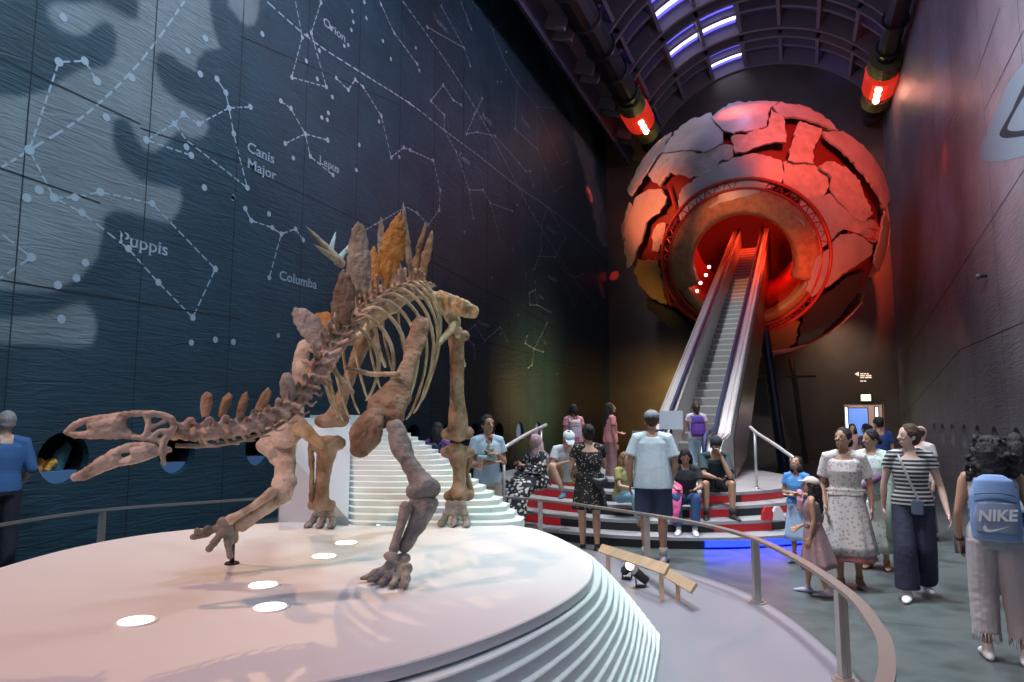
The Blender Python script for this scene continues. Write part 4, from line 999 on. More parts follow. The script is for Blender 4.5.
PL = [
 ([(711,117),(723,108),(735.5,102),(760,100),(781,102),(771,107),(768,113),(767,125),(752,130),(742,131),(744,129),(733.5,134),(723,130),(715,121)],.20,M_plate),
 ([(670,137),(680,127),(692,119),(711,112),(715,124),(723,131),(723,142),(703,152),(692,150),(682,150),(660,153)],.14,M_plate),
 ([(647,172),(660,153),(682,150),(703,152),(723,144),(733,145),(733,156),(719,162),(707,174),(688,178),(670,172),(660,187),(651,178)],.10,M_plrough),
 ([(731,137),(752,131),(768,126),(771,110),(784,117),(785,129),(786,143),(767,143),(748,150),(735,152)],.24,M_plrough),
 ([(773,106),(781,102),(808,108),(830,119),(839,130),(818,122),(802,117),(783,116)],.22,M_plate),
 ([(800,121),(822,129),(818,141),(813,150),(814,164),(787,161),(791,147),(796,129)],.18,M_plrough),
 ([(783,162),(814,165),(828,172),(830,186),(822,199),(802,198),(795,197),(784,186)],.08,M_plrough),
 ([(818,166),(830,161),(847,166),(861,180),(865,197),(873.5,213),(865,221),(853,215),(843,205),(832,193),(830,176)],.22,M_plrough),
 ([(822,131),(843,131),(863,145),(880,166),(888,182),(891,200),(886,207),(877.5,193),(867,178),(851,158),(830,141)],.20,M_plate),
 ([(682,188.5),(705,172),(723,162),(744,155),(756,153),(767,156),(781,160),(784,176),(781,184.5),(765,190),(746,197),(723,202),(698,214),(680,220),(678,201)],.13,M_plate),
 ([(635,197),(648,189),(662,189),(667,197),(660,213),(646,222),(644,234),(637,250),(633,260),(627,268),(624,250),(626,226)],.16,M_plate),
 ([(671,132),(661.6,147.5),(647,172),(631,196),(627,190),(636,170),(651,147)],.24,M_plate),
 ([(629,202),(632,207),(625,228),(622,240),(621,225)],.2,M_plate),
 ([(637,259.5),(657.6,261),(661,279),(664,292),(666,305),(653,299),(642,288),(634,274)],.14,M_gold),
 ([(657,224),(666,223.6),(664,236),(658.5,252),(652,250.6),(652,234)],.10,M_plrough),
 ([(789,209),(804,199),(832,193),(845,205),(855,217),(843,230),(839,232),(826,245),(820,249),(812,239),(804,226)],.13,M_plate),
 ([(841,234),(857,234),(874,245),(872,255),(849,269.5),(828,286),(812,297),(806,290),(812,272),(816,257),(828,249)],.15,M_plate),
 ([(841,228),(853,217),(874,220),(884,232),(876,243),(857,233)],.06,M_plrough),
 ([(852,276),(866,270),(860,290),(847,307),(830,327),(812,342),(798,345),(802,325),(806,312),(820,298),(837,286)],.12,M_pdk),
 ([(752,346),(760,332),(790,318),(800,322),(796,343),(780,354),(764,355)],.1,M_gold),
 ([(646,299),(669,310),(684,322),(697,338),(690,340),(664,322),(648,310)],.12,M_pdk),
 ([(885,210),(891,225),(889,248),(880,272),(874,262),(880,240)],.12,M_plate),
 ([(695,340),(716,338),(740,344),(748,356),(724,354),(706,349)],.1,M_pdk),
]
for i, (P, off, m) in enumerate(PL):
    shell_patch('metal_plate', P, GR + off - .12, .07, m, i + 1, wob=.05 if m is not M_plrough else .09, rag=.9 if m is M_plate else 1.4, label='rough textured metal plate' if m is M_plrough else ('gold coloured smooth plate' if m is M_gold else None))
# plates on the far side
rnd = random.Random(3)
for i in range(14):
    while True:
        n_ = V((rnd.uniform(-1, 1), rnd.uniform(-.2, 1), rnd.uniform(-1, 1)))
        if .3 < n_.length < 1 and n_.normalized().y > .12: break
    n_.normalize(); s_, u_ = frame_of(n_); bm = bmesh.new(); k = 18
    R = []
    for q in (.0, .5, 1):
        R.append([[bm.verts.new(GC + (n_ + (s_ * math.cos(2*PI*j/k) + u_ * math.sin(2*PI*j/k)) * .30 * q * (1 + .35 * noise.noise(V((i, j * .7, 0))))).normalized() * (GR + .06 - w)) for j in range(k)] for w in (0, .06)])
    for w in (0, 1):
        for q in (1, 2):
            for j in range(k):
                a = R[q-1][w]; b = R[q][w]
                if q == 1:
                    bm.faces.new((b[j], b[(j+1)%k], a[0]))
                else: bm.faces.new((a[j], a[(j+1)%k], b[(j+1)%k], b[j]))
    for j in range(k): bm.faces.new((R[2][0][j], R[2][0][(j+1)%k], R[2][1][(j+1)%k], R[2][1][j]))
    bmesh.ops.delete(bm, geom=[v for v in bm.verts if not v.link_faces], context='VERTS'); fixn(bm)
    obj('metal_plate', bm, M_plate, globe, True)
# inner shell with a round opening along AX
sa, ua = frame_of(AX)
def onc(ang, phi, r): return GC + (AX * math.cos(ang) + (sa * math.cos(phi) + ua * math.sin(phi)) * math.sin(ang)) * r
A_OUT, A_MID, A_IN = math.radians(33.6), math.radians(29.4), math.radians(20.2)
def cap_shell(bm, a0, a1, r0, r1, nphi=64, nang=20, p0=0, p1=2 * PI):
    full = abs(p1 - p0 - 2 * PI) < 1e-6; m = nphi if full else nphi + 1; G_ = {}
    for w, r in enumerate((r0, r1)):
        for i in range(nang + 1):
            for j in range(m): G_[w, i, j] = bm.verts.new(onc(a0 + (a1 - a0) * i / nang, p0 + (p1 - p0) * j / nphi, r))
    for j in range(nphi):
        k = (j + 1) % m if full else j + 1
        for i in range(nang):
            for w in (0, 1): bm.faces.new((G_[w, i, j], G_[w, i, k], G_[w, i + 1, k], G_[w, i + 1, j]))
        for i in (0, nang): bm.faces.new((G_[0, i, j], G_[0, i, k], G_[1, i, k], G_[1, i, j]))
    if not full:
        for j in (0, nphi):
            for i in range(nang): bm.faces.new((G_[0, i, j], G_[0, i + 1, j], G_[1, i + 1, j], G_[1, i, j]))
    fixn(bm)
bm = bmesh.new(); cap_shell(bm, A_OUT, math.radians(178), GR - .28, GR - .40, 72, 48); jitter(bm, .02, 1.5, 2)
obj('inner_shell', bm, M_core, globe, True)
# surface lattices between plates
rnd = random.Random(11)
for (x0, y0, x1, y1) in [(875,225,888,250),(845,228,880,236),(668,190,676,214),(655,262,668,300),(790,335,765,345)]:
    bm = bmesh.new(); L0 = [sph(x0 + (x1 - x0) * k / 8, y0 + (y1 - y0) * k / 8 - 5, GR - .1) for k in range(9)]; L1 = [sph(x0 + (x1 - x0) * k / 8 + 3, y0 + (y1 - y0) * k / 8 + 6, GR - .1) for k in range(9)]
    for Z in (L0, L1): tube(bm, Z, .035, 6)
    for k in range(8):
        loft(bm, [L0[k], L1[k + 1]], [.03, .03], n=5); loft(bm, [L1[k], L0[k + 1]], [.03, .03], n=5)
    obj('surface_lattice', bm, M_redframe, globe)
# ring around the opening
ring = bmesh.new(); cap_shell(ring, A_MID, A_OUT, GR - .35, GR - .5, 64, 4); ro = obj('ring_channel', ring, mat('ring_red', (.50, .03, .02), .5), globe, True)
bm = bmesh.new()
for a, r_, w in ((A_OUT, GR + .03, .07), (A_OUT - .012, GR - .22, .05), (A_MID + .008, GR + .0, .06)):
    loft(bm, [onc(a, 2 * PI * j / 72, r_) for j in range(73)], [w] * 73, n=6, caps=False)
obj('ring_tube', bm, M_redframe, globe, True)
bm = bmesh.new()
for j in range(48):
    p = 2 * PI * j / 48; loft(bm, [onc(A_OUT, p, GR), onc(A_MID, p + PI / 48, GR)], [.028, .028], n=5); loft(bm, [onc(A_MID, p + PI / 48, GR), onc(A_OUT, p + PI / 24, GR)], [.028, .028], n=5)
obj('ring_lattice', bm, M_redframe, globe)
ph_up = math.atan2(UP.dot(ua), UP.dot(sa))
bm = bmesh.new(); cap_shell(bm, A_IN, A_MID, GR + .02, GR - .35, 60, 6, ph_up - math.radians(112), ph_up + math.radians(112)); obj('copper_ring', bm, M_copper, globe, True)
bm = bmesh.new(); cap_shell(bm, A_MID - math.radians(3.6), A_MID, GR - .05, GR - .35, 40, 3, ph_up + math.radians(113), ph_up + math.radians(247)); obj('copper_ring', bm, M_gold, globe, True)
# interior tunnel wall and bulbs
bm = bmesh.new(); 
for j in range(40):
    p, q = 2 * PI * j / 40, 2 * PI * (j + 1) / 40
    rr_ = (GR - .5) * math.sin(A_MID)
    def tn(ph, dep, k=1.0): return GC + AX * ((GR - .5) * math.cos(A_MID) - dep) + (sa * math.cos(ph) + ua * math.sin(ph)) * rr_ * k
    vs = [bm.verts.new(v) for v in (tn(p, 0), tn(q, 0), tn(q, 3.2, .92), tn(p, 3.2, .92))]; bm.faces.new(vs)
bmesh.ops.remove_doubles(bm, verts=bm.verts, dist=.001)
bmesh.ops.solidify(bm, geom=bm.faces[:], thickness=.06)
obj('tunnel_wall', bm, mat('tunnel_red', (.45, .02, .015), .45, bump=.4, bscale=2), globe, True)
for k, (x, y) in enumerate([(697, 291), (700.5, 283), (706, 275), (709, 267)]):
    ph = math.radians(200 - k * 10); c = C(x, y, 0.1); d_ = ray(x, y).normalized()
    # nearest point of line of sight inside the tunnel
    tpar = (tn(0, 1.2) - EYE).dot(AX) / d_.dot(AX); c = EYE + d_ * ((GC + AX * 3.6 - EYE).dot(AX) / d_.dot(AX))
    bm = bmesh.new(); ell(bm, c, .06, n=10, m=6); obj('tunnel_lamp', bm, mat('tunnel_bulb', (1, .5, .45), .3, emit=(1, .35, .3), estr=14) if k == 0 else bpy.data.materials['tunnel_bulb'], globe, True)
# supporting legs and horizontal bar behind
def strut_thing(pts, r, lb, m=M_dark, nm='support_strut'):
    a = V(pts[-1]); bm = bmesh.new(); tube(bm, [V(p) for p in pts], r, 12); loft(bm, [a, a + V((0, 0, .04))], [r * 2.2, r * 2.2], n=16)
    return tag(obj(nm, bm, m, loc=a), lb, 'support strut', 'steel props under the globe')
M_bstl = mat('dark_blue_steel', (.03, .035, .06), .35, metal=.5)
a = WY(764, 330, 25.2); b = WY(784, 462, 24.4); b.z = .0
strut_thing([a, b], .17, 'thick dark steel prop right of the escalator, under the globe', M_bstl)
a = WY(791, 358, 29); b = WY(806, 455, 29.6); b.z = 0; strut_thing([a, b], .10, 'thin bronze steel prop under the globe, right of the thick one', mat('bronze_steel', (.16, .12, .09), .4, metal=.5))
a = WY(700, 345, 29); b = WY(690, 450, 29); b.z = 0; strut_thing([a, b], .17, 'dark steel prop under the globe hidden behind the escalator', M_bstl)
a, b = WY(752, 376.5, 25.1), WY(815, 376.5, 29.2)
bm = bmesh.new(); tube(bm, [a, b], .05, 8); tube(bm, [WY(752, 376.5, 25.1), WY(764, 340, 25.2)], .04, 8)
tag(obj('tie_bar', bm, mat('tie_bar_metal', (.25, .2, .16), .4, metal=.4), loc=a), 'horizontal bronze tie bar crossing the props below the globe', 'bar')

# ================================================================== ESCALATOR
M_esteel = mat('escalator_steel', (.62, .62, .60), .42, metal=.6)
M_edeck = mat('escalator_deck', (.55, .55, .53), .5, metal=.35)
M_step = mat('escalator_step', (.50, .50, .49), .5, metal=.3, bump=.3, bscale=60)
M_stepf = mat('escalator_riser', (.26, .26, .26), .5, metal=.3)
M_hand = mat('escalator_handrail', (.02, .03, .09), .6)
M_clad = mat('escalator_cladding', (.20, .15, .11), .3, metal=.7)
EX, EW = -2.02, 1.5; SL = .492; Y0, Y1 = 13.9, 30.5
def zt(y): return 1.93 + SL * (y - 14.24)      # top of the balustrade
def zs(y): return max(.66, zt(y) - .95)
esc = thing('escalator', 'long steel escalator climbing from the stage into the red globe', 'escalator', (EX, Y0 - 1.6, .64))
for sgn in (-1, 1):
    xo, xi = EX + sgn * EW / 2, EX + sgn * (EW / 2 - .34)
    x0, x1 = min(xo, xi), max(xo, xi)
    prof = [(Y0 - 1.7, .66, 1.20), (Y0 - 1.55, .66, 1.42), (Y0 - 1.2, .66, 1.54), (Y0 - .7, .66, 1.56), (Y0 - .2, .66, 1.62), (Y0 + .5, .66, zt(Y0 + .5) - .0), (Y1, zt(Y1) - 1.3, zt(Y1))]
    prof[0] = (Y0 - 1.7, .78, 1.15)
    bm = bmesh.new(); R = [[bm.verts.new(p) for p in ((x0, y, a), (x1, y, a), (x1, y, b - .12), (x0, y, b - .12))] for y, a, b in prof]
    for a, b in zip(R, R[1:]):
        for k in range(4): bm.faces.new((a[k], a[(k + 1) % 4], b[(k + 1) % 4], b[k]))
    bm.faces.new(R[0]); bm.faces.new(R[-1][::-1]); fixn(bm)
    ba = obj('balustrade', bm, M_edeck, esc)
    # three long trim bands on the deck
    for j, (o_, w_, m_, h_) in enumerate(((.03, .03, M_esteel, -.10), (.15, .09, M_esteel, -.105), (.29, .03, M_esteel, -.10))):
        xc = xo - sgn * o_; bm = bmesh.new(); bar(bm, [V((xc, y, b + h_)) for y, a, b in prof[1:]], w_, .03); obj('deck_trim', bm, m_, ba)
    xh = EX + sgn * (EW / 2 - .27); bm = bmesh.new()
    tube(bm, [V((xh, y, z)) for y, z in [(Y0 - 1.5, .95), (Y0 - 1.68, 1.1), (Y0 - 1.66, 1.35), (Y0 - 1.5, 1.5), (Y0 - 1.2, 1.575)]] + [V((xh, y, b)) for y, a, b in prof[3:]], .04, 8); obj('handrail', bm, M_hand, ba, True)
# steps
k = 0; y = Y0
while y < Y1:
    z = zs(y + .2); bm = bmesh.new(); box(bm, EX - .41, EX + .41, y, y + .4, z - .03, z); box(bm, EX - .41, EX + .41, y, y + .05, z - .19, z - .03)
    bm.faces.ensure_lookup_table()
    for f in bm.faces[6:]: f.material_index = 1
    obj('step', bm, [M_step, M_stepf], esc); y += .4
bm = bmesh.new(); box(bm, EX - .41, EX + .41, Y0 - 1.6, Y0, .645, .665); obj('comb_plate', bm, M_edeck, esc)
# underside truss
bm = bmesh.new(); R = []
for yy, top, th_ in ((Y0 + .3, .66, .02), (Y0 + 2.5, zt(Y0 + 2.5) - 1.2, .9), (Y1, zt(Y1) - 1.2, 1.0)):
    R.append([bm.verts.new(p) for p in ((EX - EW / 2 - .02, yy, top - th_), (EX + EW / 2 + .02, yy, top - th_), (EX + EW / 2 + .02, yy, top + .75), (EX + EW / 2 - .02, yy, top + .75), (EX + EW / 2 - .02, yy, top), (EX - EW / 2 - .02, yy, top))])
for a, b in zip(R, R[1:]):
    for q in range(6): bm.faces.new((a[q], a[(q + 1) % 6], b[(q + 1) % 6], b[q]))
bm.faces.new(R[0]); bm.faces.new(R[-1][::-1]); fixn(bm); obj('cladding', bm, M_clad, esc)

esc.rotation_euler.z = -.0225
# ================================================================== STAGE STEPS
SCc = ((640 - 512) / 683 * 14.4, 14.4)   # centre, camera aligned
M_tread = mat('stage_tread', (.30, .31, .32), .5, bump=.08, bscale=8, noise_mix=[(.36, .37, .38)], nscale=2)
M_riser = mat('stage_riser', (.02, .022, .025), .5)
M_redr = mat('red_riser_light', (.26, .01, .014), .4, emit=(1, .02, .04), estr=.14)  # red carpet on the risers, with an added weak glow
M_bluer = mat('blue_riser_light', (.02, .05, .9), .4, emit=(.003, .008, 1), estr=14)
stage = thing('stage_steps', 'curved four tier stage steps with red risers at the escalator foot', 'steps', CL(SCc[0], SCc[1], 0))
RS = [4.62, 4.22, 3.82, 3.45, 3.05]
def arcp(r, a): return CL(SCc[0] + r * math.sin(a) * .86, SCc[1] - r * math.cos(a) * 1.0)
def tier(R, z0, z1, a0, a1):
    n = 60; bm = bmesh.new()
    out = [arcp(R, a0 + (a1 - a0) * i / n) for i in range(n + 1)]
    lo = [bm.verts.new(p + UP * z0) for p in out]; hi = [bm.verts.new(p + UP * z1) for p in out]
    inn = [p + (CL(*SCc) - p).normalized() * .0 for p in out]
    c0 = bm.verts.new(CL(*SCc) + UP * z0); c1 = bm.verts.new(CL(*SCc) + UP * z1)
    for i in range(n): bm.faces.new((lo[i], lo[i + 1], hi[i + 1], hi[i])); bm.faces.new((hi[i], hi[i + 1], c1)); bm.faces.new((lo[i + 1], lo[i], c0))
    if abs(a1 - a0) < 2 * PI - .01: bm.faces.new((lo[0], hi[0], c1, c0)); bm.faces.new((lo[-1], c0, c1, hi[-1]))
    fixn(bm); return bm
for k, R in enumerate(RS[:4]):
    z0 = .16 * k; z1 = z0 + .16
    obj('riser_block', tier(R - .03, z0, z1 - .045, -PI, PI), M_riser, stage)
    obj('tread', tier(R, z1 - .045, z1, -PI, PI), M_tread, stage)
bm = bmesh.new(); 
obj('riser_block', tier(3.02, .64, .755, -PI * .6, -.30), M_riser, stage); obj('tread', tier(3.05, .755, .80, -PI * .6, -.30), M_tread, stage)
def strip(R, z0, z1, a0, a1, nm, m):
    n = 16; bm = bmesh.new(); o_, i_ = [], []
    for i in range(n + 1):
        a = a0 + (a1 - a0) * i / n; o_.append(arcp(R, a)); i_.append(arcp(R - .03, a))
    A = [bm.verts.new(p + UP * z0) for p in o_]; B = [bm.verts.new(p + UP * z1) for p in o_]; Cc = [bm.verts.new(p + UP * z1) for p in i_]; D = [bm.verts.new(p + UP * z0) for p in i_]
    for i in range(n):
        for p, q in ((A, B), (B, Cc), (Cc, D), (D, A)): bm.faces.new((p[i], p[i + 1], q[i + 1], q[i]))
    bm.faces.new((A[0], B[0], Cc[0], D[0])); bm.faces.new((A[-1], D[-1], Cc[-1], B[-1])); fixn(bm)
    return obj(nm, bm, m, stage)
def ang_px(px, R, z):     # angle on tier of radius R seen at column px
    best = None
    for i in range(-150, 151):
        a = i * .01; p = arcp(R, a) + UP * z - EYE; r_ = RM.transposed() @ p; x = 512 - F * r_.x / r_.z
        if best is None or abs(x - px) < best[0]: best = (abs(x - px), a)
    return best[1]
for k, xa_, xb_ in ((1, 500, 560), (1, 715, 772), (2, 500, 585), (2, 765, 790), (2, 690, 730), (3, 690, 735), (3, 742, 785), (3, 530, 580), (4, 543, 592)):
    strip(RS[k] - .015, .16 * k + .005, .16 * k + .11, ang_px(xa_, RS[k], .16 * k), ang_px(xb_, RS[k], .16 * k), 'red_riser', M_redr)
strip(RS[0] - .0, .03, .112, ang_px(706, RS[0], .05), ang_px(803, RS[0], .05), 'blue_riser', M_bluer)
# stage handrails
def hrail(pts, posts, lb):
    P = [V(p) for p in pts]; t = thing('handrail', lb, 'handrail', V((P[0].x, P[0].y, .64)))
    bm = bmesh.new(); tube(bm, [V(q) for q in smoothpts([tuple(p) for p in P], 4)], .028, 10); obj('rail', bm, M_esteel, t, True)
    for a, z in posts:
        a = V(a); bm = bmesh.new(); tube(bm, [V((a.x, a.y, z)), a], .022, 8); loft(bm, [V((a.x, a.y, z)), V((a.x, a.y, z + .015))], [.05, .05], n=12); obj('post', bm, M_esteel, t, True)
a = C(504, 448, 9.9); b = C(546, 425, 11.6); c = C(541, 427, 11.4)
hrail([a, a.lerp(b, .5) + V((0, 0, .02)), b], [(a, .16), (c, .64)], 'steel handrail on the left side of the stage steps')
a = C(750, 427, 11.9); b = C(795, 459, 10.0); 
hrail([a, a.lerp(b, .2) - V((0, 0, .02)), a.lerp(b, .6), b], [(a.lerp(b, .12), .64), (a.lerp(b, .93), .16)], 'steel handrail on the right side of the stage steps')
# information stand behind the man in the cap
p = C(650, 470, 12.0); p.z = .64
t = thing('information_stand', 'grey freestanding information panel on the stage left of the escalator', 'stand', p)
M = Matrix.Translation(p) @ Matrix.Rotation(YAW, 4, 'Z')
bm = bmesh.new(); box(bm, -.30, .0, -.03, .03, .05, .95, M); obj('panel', bm, mat('stand_grey', (.25, .28, .30), .5), t)
bm = bmesh.new(); box(bm, .18, .58, -.04, -.01, .98, 1.30, M); obj('tilted_sign', bm, mat('stand_white', (.55, .62, .68), .5), t)
bm = bmesh.new(); box(bm, .36, .40, -.02, .02, 0, .98, M); box(bm, -.33, .55, -.15, .15, 0, .04, M); obj('stand_base', bm, M_dark, t)
# ================================================================== PEOPLE
SKIN = {}
def skin(i):
    cols = {'l': (.58, .35, .25), 'm': (.43, .24, .15), 'd': (.22, .115, .07), 'p': (.64, .42, .33)}
    if i not in SKIN: SKIN[i] = mat('skin_' + i, cols[i], .5)
    return SKIN[i]
_cl = {}
def cloth(c, pat=None, sc=14, name='cloth'):
    key = (c, pat, sc)
    if key in _cl: return _cl[key]
    m = mat('%s_%d' % (name, len(_cl)), c, .85, bump=.05, bscale=12)
    if pat:
        nt = m.node_tree; L = nt.links; N = nt.nodes.new; b = nt.nodes['Principled BSDF']
        tc = N('ShaderNodeTexCoord'); 
        if pat[0] == 'stripe':
            sp = N('ShaderNodeSeparateXYZ'); L.new(tc.outputs['Object'], sp.inputs[0])
            mt = N('ShaderNodeMath'); mt.operation = 'MULTIPLY'; mt.inputs[1].default_value = sc; L.new(sp.outputs['Z'], mt.inputs[0])
            fr = N('ShaderNodeMath'); fr.operation = 'FRACT'; L.new(mt.outputs[0], fr.inputs[0])
            gt = N('ShaderNodeMath'); gt.operation = 'GREATER_THAN'; gt.inputs[1].default_value = .58; L.new(fr.outputs[0], gt.inputs[0]); fac = gt.outputs[0]
        else:
            vo = N('ShaderNodeTexVoronoi'); vo.inputs['Scale'].default_value = sc; L.new(tc.outputs['Object'], vo.inputs['Vector'])
            gt = N('ShaderNodeMath'); gt.operation = 'LESS_THAN'; gt.inputs[1].default_value = pat[2] if len(pat) > 2 else .32; L.new(vo.outputs['Distance'], gt.inputs[0]); fac = gt.outputs[0]
        mx = N('ShaderNodeMix'); mx.data_type = 'RGBA'; mx.inputs['A'].default_value = (*c, 1); mx.inputs['B'].default_value = (*pat[1], 1)
        L.new(fac, mx.inputs['Factor']); L.new(mx.outputs['Result'], b.inputs['Base Color'])
    _cl[key] = m; return m
M_hairb = mat('hair_black', (.012, .010, .010), .75, bump=.6, bscale=60, stretch=(1, 1, .25)); M_hairn = mat('hair_brown', (.06, .032, .018), .75, bump=.6, bscale=60, stretch=(1, 1, .25)); M_hairg = mat('hair_grey', (.30, .28, .26), .6, bump=.5, bscale=60); M_hairl = mat('hair_light_brown', (.20, .12, .05), .5, bump=.6, bscale=60, stretch=(1, 1, .25))
M_eye = mat('eye_dark', (.03, .02, .015), .3); M_lip = mat('lip', (.36, .13, .11), .5)
HR = {'k': M_hairb, 'n': M_hairn, 'g': M_hairg, 'l': M_hairl}
STAND = dict(pel=(0, 0, .94), chest=(0, .005, 1.27), neck=(0, -.005, 1.46), head=(0, .015, 1.625),
             sR=(.175, 0, 1.415), sL=(-.175, 0, 1.415), eR=(.215, -.03, 1.13), eL=(-.215, -.03, 1.13), wR=(.225, .03, .88), wL=(-.225, .03, .88),
             hR=(.09, 0, .92), hL=(-.09, 0, .92), kR=(.10, .02, .50), kL=(-.10, .02, .50), aR=(.10, -.02, .085), aL=(-.10, -.02, .085), toeR=10, toeL=-10)
SIT = dict(pel=(0, 0, .12), chest=(0, .05, .44), neck=(0, .07, .62), head=(0, .11, .775),
           sR=(.175, .06, .575), sL=(-.175, .06, .575), eR=(.23, .16, .33), eL=(-.23, .16, .33), wR=(.14, .36, .30), wL=(-.14, .36, .30),
           hR=(.09, .02, .11), hL=(-.09, .02, .11), kR=(.15, .44, .17), kL=(-.15, .44, .17), aR=(.14, .46, -.24), aL=(-.14, .46, -.24), toeR=8, toeL=-8)
class Person:
    def __init__(s, pos, H, dir, label, sk='l', base=STAND, pose=None, fem=False, group=None, vox=.011, head_turn=0, head_nod=0, thick=1.0, child=False, name='person'):
        J = dict(base); J.update(pose or {})
        s.k = k = H / 1.75; s.J = {a: (V(b) * k if isinstance(b, tuple) else b) for a, b in J.items()}
        s.pos = V(pos); s.rz = YAW - math.radians(dir); s.R = Matrix.Translation(s.pos) @ Matrix.Rotation(s.rz, 4, 'Z')
        s.fem = fem; s.vox = vox; s.th = thick; s.sk = sk; s.child = child; s.hs = k * (1.0 + (.28 * (1 - k) if k < .9 else 0))
        s.root = thing(name, label, 'person', pos, group)
        s.HM = Matrix.Rotation(math.radians(-head_turn), 3, 'Z') @ Matrix.Rotation(math.radians(head_nod), 3, 'X')
        s.body()
    def W(s, p): return s.R @ V(p)
    def put(s, name, bm, m, voxel=None, smooth=2, sm=True, rough=0, parent=None):
        if voxel: bm = bake(bm, voxel, smooth)
        if rough: jitter(bm, rough, 22, len(name))
        bm.transform(s.R); return obj(name, bm, m, parent or s.root, sm)
    def hp(s, x, y, z): return s.J['head'] + s.HM @ (V((x, y, z)) * s.hs)
    def limb(s, bm, P, R, n=12):
        q = smoothpts([tuple(p) + (r,) for p, r in zip(P, R)], 3) if len(P) > 2 else [tuple(p) + (r,) for p, r in zip(P, R)]
        loft(bm, [V(a[:3]) for a in q], [a[3] for a in q], n=n, round_ends=True)
    def torso_rings(s, off=0.0):
        J, k, f = s.J, s.k, s.fem; pel, ch, nk = J['pel'], J['chest'], J['neck']
        t = s.th
        w = lambda a, b: ((a * t + off) * k, (b * t + off) * k)
        return [(pel - (ch - pel) * .22, w(.155 if not f else .17, .115)), (pel, w(.165 if not f else .178, .12)), (pel.lerp(ch, .45), w(.148 if not f else .132, .105)), (ch, w(.172 if not f else .155, .118 if not f else .125)), (ch.lerp(nk, .55), w(.178 if not f else .16, .10)), (ch.lerp(nk, .85), w(.12, .075)), (nk, w(.062, .062))]
    def body(s):
        J, k = s.J, s.k; bm = bmesh.new(); t = s.th
        R = s.torso_rings()
        loft(bm, [p for p, r in R], [r for p, r in R], side=V((1, 0, 0)), n=20)
        cap(bm, J['neck'] - V((0, 0, .03)) * k, J['head'] - (J['head'] - J['neck']) * .25, .054 * k, .05 * k)
        h = s.hs
        ell(bm, s.hp(0, -.005, .02), (.078 * h, .097 * h, .105 * h), s.HM, 18, 12); ell(bm, s.hp(0, .03, -.05), (.055 * h, .062 * h, .065 * h), s.HM, 14, 8)
        cap(bm, s.hp(0, .088, .02), s.hp(0, .112, -.018), .010 * h, .015 * h, 8)
        for q in (-1, 1):
            ell(bm, s.hp(q * .079, -.005, -.005), (.012 * h, .02 * h, .032 * h), s.HM, 8, 6); ell(bm, s.hp(q * .03, .083, -.018), (.02 * h, .012 * h, .014 * h), s.HM, 8, 6)
        ell(bm, s.hp(0, .088, -.058), (.024 * h, .012 * h, .011 * h), s.HM, 8, 6)
        for q in 'RL':
            sh, el, wr = J['s' + q], J['e' + q], J['w' + q]; hp_, kn, an = J['h' + q], J['k' + q], J['a' + q]
            a = .86 if s.fem else 1
            s.limb(bm, [J['chest'].lerp(J['neck'], .7) + (sh - J['chest']) * .3, sh, sh.lerp(el, .45), el], [.06 * k, .056 * k * a, .05 * k * a * t, .038 * k * a])
            s.limb(bm, [el, el.lerp(wr, .3), wr], [.039 * k * a, .041 * k * a, .026 * k * a])
            s.hand(bm, q, el, wr)
            s.limb(bm, [hp_, hp_.lerp(kn, .4), kn], [.088 * k * t, .078 * k * t, .053 * k]); s.limb(bm, [kn, kn.lerp(an, .32) - V((0, .012, 0)) * k, kn.lerp(an, .75), an], [.053 * k, .056 * k, .037 * k, .034 * k])
            d = s.toe(q); cap(bm, an - V((0, 0, .045)) * k - d * .04 * k, an - V((0, 0, .055)) * k + d * .13 * k, .032 * k, .026 * k)
        s.put('body', bm, skin(s.sk), s.vox, 2)
        for q in (-1, 1):
            bm = bmesh.new(); ell(bm, s.hp(q * .031, .0895, .012), (.0125 * h, .006 * h, .006 * h), s.HM, 8, 6); s.put('eye', bm, M_eye)
            bm = bmesh.new(); cap(bm, s.hp(q * .018, .094, .034), s.hp(q * .046, .086, .034), .0035 * h, .003 * h, 6); s.put('eyebrow', bm, M_eye)
        bm = bmesh.new(); cap(bm, s.hp(-.018, .097, -.058), s.hp(.018, .097, -.058), .005 * h, .005 * h, 6); s.put('mouth', bm, M_lip)
    def toe(s, q):
        a = math.radians(s.J['toe' + q]); return V((math.sin(a), math.cos(a), 0))
    def hand(s, bm, q, el, wr):
        k = s.k * (1.08 if s.child else 1); d = (wr - el).normalized(); hd = s.J.get('hand' + q)
        if hd is not None: d = V(hd).normalized()
        side = V((0, 1, 0)) - d * d.y
        if side.length < .3: side = V((0, 0, 1)) - d * d.z
        side.normalize(); nrm = d.cross(side).normalized()
        if nrm.dot(V((1 if q == 'R' else -1, 0, 0))) > 0: nrm = -nrm     # towards the body
        curl = s.J.get('curl' + q, .45)
        loft(bm, [wr, wr + d * .04 * k, wr + d * .085 * k], [(.024 * k, .017 * k), (.036 * k, .015 * k), (.038 * k, .013 * k)], side=side, n=10, round_ends=True)
        for i, L in enumerate((.062, .072, .068, .052)):
            b = wr + d * .085 * k + side * (.033 - i * .022) * k
            m = b + (d + nrm * curl * .5 + side * (.12 - i * .08)).normalized() * L * .55 * k; e = m + (d * (1 - curl) + nrm * curl * 1.3 + side * (.08 - i * .05)).normalized() * L * .5 * k
            s.limb(bm, [b, m, e], [.0095 * k, .0085 * k, .0075 * k], 8)
        b = wr + d * .03 * k + side * .028 * k; m = b + (d * .6 + side * .75 + nrm * .2).normalized() * .035 * k; e = m + (d * .9 + side * .25 + nrm * .4).normalized() * .03 * k
        s.limb(bm, [b, m, e], [.0125 * k, .010 * k, .0085 * k], 8)
